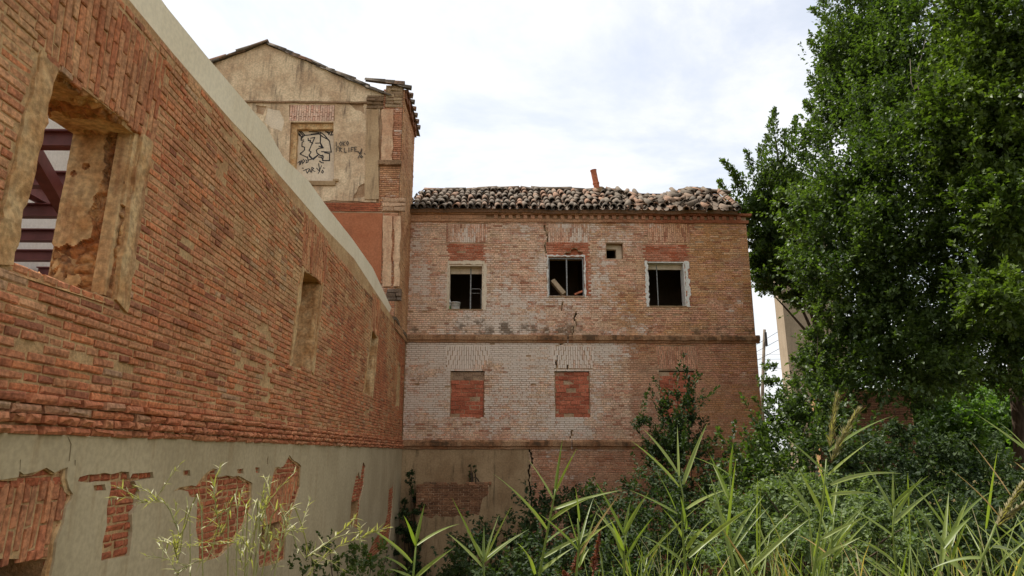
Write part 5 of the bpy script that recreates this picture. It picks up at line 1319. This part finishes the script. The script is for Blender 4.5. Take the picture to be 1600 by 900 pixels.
# mass of grass on the bank
def grass(n, box, hmin, hmax, wd, mat, name, label, dens=None, lean=.5):
    m = Mesh(); m.tint = []; tint = []; k = 0
    while k < n:
        x = random.uniform(box[0], box[1]); y = random.uniform(box[2], box[3])
        if dens and random.random() > dens(x, y): continue
        z = gh(x, y) - .02; h = random.uniform(hmin, hmax); a = random.uniform(0, math.tau); l = random.random() * lean * h
        p0 = Vector((x, y, z)); p2 = p0 + Vector((math.cos(a) * l, math.sin(a) * l, h)); p1 = p0 + Vector((math.cos(a) * l * .15, math.sin(a) * l * .15, h * .75))
        if random.random() < .35: p2.z -= h * random.uniform(.1, .45); p2 += Vector((math.cos(a), math.sin(a), 0)) * h * .2
        w_ = wd * random.uniform(.5, 1.4); s = Vector((-math.sin(a + random.gauss(0, .8)), math.cos(a), 0)).normalized()
        b = len(m.v); tt = random.random()
        for i in range(6):
            f = i / 5; p = p0 * (1 - f) ** 2 + p1 * 2 * f * (1 - f) + p2 * f * f; q = w_ * (1 - f ** 2) * .5 + .0004; m.v += [tuple(p + s * q), tuple(p - s * q)]; tint += [tt] * 2
        for i in range(5): m.f.append((b + i * 2, b + i * 2 + 1, b + i * 2 + 3, b + i * 2 + 2))
        k += 1
    m.tint = tint; o = finish(m, name, MB[mat], None); tag(o, label, 'grass', kind='stuff')
dn = lambda x, y: (sst(-.3, 1.6, x - (y - 2.5) * .12) * .9 + .1) * (.35 + .9 * max(0, .5 + nz(x, y, 2, 1.1)))
grass(750, (-.6, 5.0, 2.0, 6.0), .5, .92, .016, 'reed', 'grass', 'dense green reed grass covering the sunny bank', dn)
grass(260, (-.2, 5.0, 2.0, 5.0), .7, 1.3, .011, 'panicle', 'dry_grass', 'straw coloured dead stalks among the green grass', dn, .35)
grass(500, (-.1, 1.3, 2.6, 5), .7, 1.05, .012, 'reed', 'thin_grass', 'thin grass along the edge of the trench', None)
grass(150, (.3, 5.0, 2.0, 4.5), .8, 1.25, .016, 'dry', 'rusty_grass', 'rust coloured dying blades in the grass', dn, .6)
def thicket(n, box, name, label, mat):
    m = Mesh(); m.tint = []
    for k in range(n):
        x = random.uniform(box[0], box[1]); y = random.uniform(box[2], box[3])
        if random.random() > sst(-.2, 1.0, x - (y - 2.6) * .15): continue
        z = gh(x, y); h = random.uniform(.55, 1.08); top = Vector((x + random.gauss(0, .08), y + random.gauss(0, .06), z + h)); b = Vector((x, y, z))
        nb = len(m.v); m.tube([b, b.lerp(top, .5) + Vector((random.gauss(0, .02), 0, 0)), top], [.005, .004, .002], 5); m.tint += [.4] * (len(m.v) - nb)
        for i in range(7):
            f = .35 + .65 * i / 6; p = b.lerp(top, f); a = random.uniform(0, math.tau); el = random.uniform(.5, 1.35); L_n = random.uniform(.25, .58)
            d = Vector((math.cos(a) * math.cos(el), math.sin(a) * math.cos(el), math.sin(el)))
            blade(m, curve(p, p + d * L_n, random.uniform(.02, .16), 7), random.uniform(.009, .021), min(1, max(0, random.gauss(.6, .3))), random.uniform(-.6, .6), face=Vector((random.uniform(-.5, .5), -.7, .8)))
    tag(finish(m, name, MB[mat], None), label, 'reed bed', kind='stuff')
thicket(80, (.1, 3.9, 2.5, 4.6), 'reed_bed', 'tangled bright reed leaves massed at lower right', 'reed')
# yellow-green weed, lower left
S5 = 3.077
wfoot = Vector(at(410, 1000, 2.2)); wfoot.z = gh(wfoot.x, wfoot.y)
weed = thing('flowering_weed', 'spindly yellow green weed with fine branches at lower left', 'weed', loc=wfoot); WINV = Matrix.Translation(-wfoot)
cv5 = lambda p, dy=0: Vector(at(200 + p[0] / S5, 680 + p[1] / S5, 2.2 + dy))
stems = [[(520, 700), (450, 480), (420, 330), (410, 220)], [(360, 700), (250, 480), (190, 340), (130, 315), (75, 325)], [(570, 700), (650, 560), (730, 470), (830, 462)], [(640, 700), (850, 590), (980, 500), (1060, 435)],
         [(700, 700), (900, 620), (1020, 530), (1125, 495)], [(300, 700), (240, 600), (215, 520), (190, 520)], [(560, 700), (540, 600), (600, 480), (680, 300), (650, 190)], [(610, 720), (590, 600), (560, 520), (430, 525)], [(480, 700), (380, 600), (230, 655)], [(600, 700), (700, 640), (760, 450)]]
for st in stems:
    p = [wfoot.lerp(cv5(st[0]), .0), cv5(st[0], random.uniform(-.1, .1))] + [cv5(q, random.uniform(-.1, .15)) for q in st[1:]]
    sm = []                                   # smoothed stem
    for i in range(len(p) - 1):
        a0, a1, a2, a3 = p[max(i - 1, 0)], p[i], p[i + 1], p[min(i + 2, len(p) - 1)]
        for t in np.linspace(0, 1, 6)[:-1]:
            sm.append(.5 * ((2 * a1) + (a2 - a0) * t + (2 * a0 - 5 * a1 + 4 * a2 - a3) * t * t + (3 * a1 - a0 - 3 * a2 + a3) * t ** 3))
    sm.append(p[-1])
    m = Mesh(); m.tube(sm, [.0024 - .0015 * i / len(sm) for i in range(len(sm))], 5); m.tint = [.5] * len(m.v)
    for i in range(5, len(sm)):
        for q in range(2):
            b = sm[i].lerp(sm[i - 1], random.random()); d = (sm[i] - sm[i - 1]).normalized() + Vector((random.gauss(0, .6), random.gauss(0, .5), random.gauss(.15, .5))); ln = random.uniform(.02, .055)
            blade(m, curve(b, b + d.normalized() * ln, .1, 4), .006, random.random())
        if random.random() < .22:
            b = sm[i]; d = ((sm[i] - sm[i - 1]).normalized() + Vector((random.gauss(0, .7), random.gauss(0, .4), random.gauss(.3, .4)))).normalized(); e = b + d * random.uniform(.05, .13); cc = curve(b, e, .1, 6)
            bb_ = len(m.v); m.tube(cc, .0013, 4); m.tint += [.6] * (len(m.v) - bb_)
            for c0 in cc[1:]:
                for q in range(2): dd = (d + Vector((random.gauss(0, .6), random.gauss(0, .5), random.gauss(0, .6)))).normalized(); blade(m, curve(c0, c0 + dd * random.uniform(.015, .035), .1, 4), .005, random.random())
    o = finish(m, 'branch', MB['weed'], weed, WINV)
# rust red dock
for lab_, pts in (('tall rust red dock spike left of centre foreground', [(770, 1000), (785, 880), (825, 650)]), ('short rust red dock spike beside the taller one', [(690, 1000), (692, 880), (700, 780)]), ('low rust red dock stem at the bottom edge', [(660, 1000), (645, 930), (625, 875)])):
    p = [Vector(at(700 + q[0] / S4, 640 + q[1] / S4, 2.7)) for q in pts]; ft = Vector((p[0].x, p[0].y, gh(p[0].x, p[0].y)))
    t = thing('dock_plant', lab_, 'plant', 'dock plants in the foreground', ft); inv = Matrix.Translation(-ft); m = Mesh(); m.tube([ft] + p, [.004, .004, .003, .0015], 5); m.tint = [.3] * len(m.v); finish(m, 'stem', MB['dock'], t, inv)
    m = Mesh(); m.tint = []
    for i in range(230):
        f = random.random(); b = p[1].lerp(p[2], f); d = Vector((random.gauss(0, 1), random.gauss(0, 1), random.gauss(.5, .6))).normalized(); blade(m, curve(b + d * random.random() * .012 * (1.2 - f), b + d * random.uniform(.012, .026) * (1.25 - f), .1, 3), .011, random.random())
    finish(m, 'seed_spike', MB['dock'], t, inv)

# ================================================================== BACKGROUND RIGHT
D5 = 30.0
pt = thing('rendered_building', 'pale rendered building with a sunlit edge standing behind the trees', 'building', loc=on_y(1240, 640, D5)); PINV = Matrix.Translation(-Vector(pt.location))
a, b = on_y(1229, 640, D5), on_y(1212, 440, D5); c_, d_ = on_y(1240, 640, D5), on_y(1219, 440, D5)
z0_ = 2.0; zt_ = b.z + 2.5
def along(p, q, z): t = (z - p.z) / (q.z - p.z); return p + (q - p) * t
A0, A1, B0, B1 = along(a, b, z0_), along(a, b, zt_), along(c_, d_, z0_), along(c_, d_, zt_)
m = Mesh(); dp = Vector((0, .0, 0)); w1 = Vector((-.0, 3.5, 0)); far_ = Vector((3.2, .9, 0))
w1 = Vector((0, .85, 0)); m.add([B0 + w1 * .5, B1 + w1 * .5, B1, B0, B0 + w1, B1 + w1, B0 + far_, B1 + far_, B0 + far_ + w1, B1 + far_ + w1],
      [(0, 3, 2, 1), (3, 6, 7, 2), (0, 1, 5, 4), (6, 8, 9, 7), (4, 5, 9, 8), (1, 2, 7, 9, 5)])
o = m.build('wall', plaster_mat('pale_render', lin(176, 158, 136), lin(164, 146, 124), lin(128, 114, 96), .6, .4), pt); o.matrix_parent_inverse = PINV
m = Mesh(); m.bar(A1 + Vector((-.1, .3, -.9)), B1 + far_ + Vector((.1, -.02, -.9)), .25, .22); o = m.build('cornice', MB['panel'], pt); o.matrix_parent_inverse = PINV
m = Mesh(); q = B0.lerp(B1, .42) + far_ * .32; m.box(Frame(q, far_.normalized(), (0, 0, 1), (far_.normalized().y, -far_.normalized().x, 0)), -.25, .25, 0, 1.3, -.1, .03); o = m.build('window', MB['room'], pt); o.matrix_parent_inverse = PINV
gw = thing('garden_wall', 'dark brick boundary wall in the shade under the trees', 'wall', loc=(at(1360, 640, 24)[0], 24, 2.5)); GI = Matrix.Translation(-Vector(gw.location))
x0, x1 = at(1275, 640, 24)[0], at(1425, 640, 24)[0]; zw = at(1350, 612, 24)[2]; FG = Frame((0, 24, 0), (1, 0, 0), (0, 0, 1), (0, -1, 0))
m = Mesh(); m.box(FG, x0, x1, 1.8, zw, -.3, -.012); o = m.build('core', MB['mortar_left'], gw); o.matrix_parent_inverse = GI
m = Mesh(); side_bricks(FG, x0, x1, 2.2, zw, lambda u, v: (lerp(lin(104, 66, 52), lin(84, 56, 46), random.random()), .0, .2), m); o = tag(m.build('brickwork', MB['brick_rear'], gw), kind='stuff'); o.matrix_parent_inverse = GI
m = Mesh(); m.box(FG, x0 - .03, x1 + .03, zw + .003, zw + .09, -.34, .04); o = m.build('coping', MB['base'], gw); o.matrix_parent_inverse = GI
D6 = 34.0
pb, ptp = on_y(1196.5, 700, D6), on_y(1194.5, 515, D6); gz = gh(pb.x, D6)
pole = thing('utility_pole', 'weathered wooden utility pole between the building corner and the trees', 'utility pole', loc=(pb.x, D6, gz)); PI_ = Matrix.Translation(-Vector(pole.location))
m = Mesh(); m.tube([(pb.x, D6, gz - .2), (pb.x - .02, D6, gz + 4), (ptp.x, D6, ptp.z)], [.095, .085, .07], 12); o = m.build('shaft', MB['pole'], pole, smooth=True); o.matrix_parent_inverse = PI_
m = Mesh(); m.box(Frame((ptp.x, D6 - .1, ptp.z - .35), (1, 0, 0), (0, 0, 1), (0, -1, 0)), -.05, .05, -.5, .2, -.02, .03); o = m.build('bracket', MB['cable'], pole); o.matrix_parent_inverse = PI_
for i, (y0, y1) in enumerate(((530, 500), (542, 515), (556, 530), (553, 553), (561, 560), (574, 577))):
    a, b = on_y(1150, y0 + (y0 - y1) * .9, D6 - .2 if i < 3 else D6 + 14), on_y(1260, y1 - (y0 - y1) * .3, D6 - .2 if i < 3 else D6 + 14)
    m = Mesh(); m.tube(curve(a, b, -.01, 9), .011 if i < 3 else .010, 5)
    tag(m.build('overhead_cable', MB['cable']), ['highest sloping cable passing the utility pole', 'second sloping cable down on the utility pole', 'third sloping cable down on the utility pole', 'upper thin level cable behind the utility pole', 'middle thin level cable behind the utility pole', 'lowest level cable behind the utility pole'][i], 'cable', 'overhead cables')
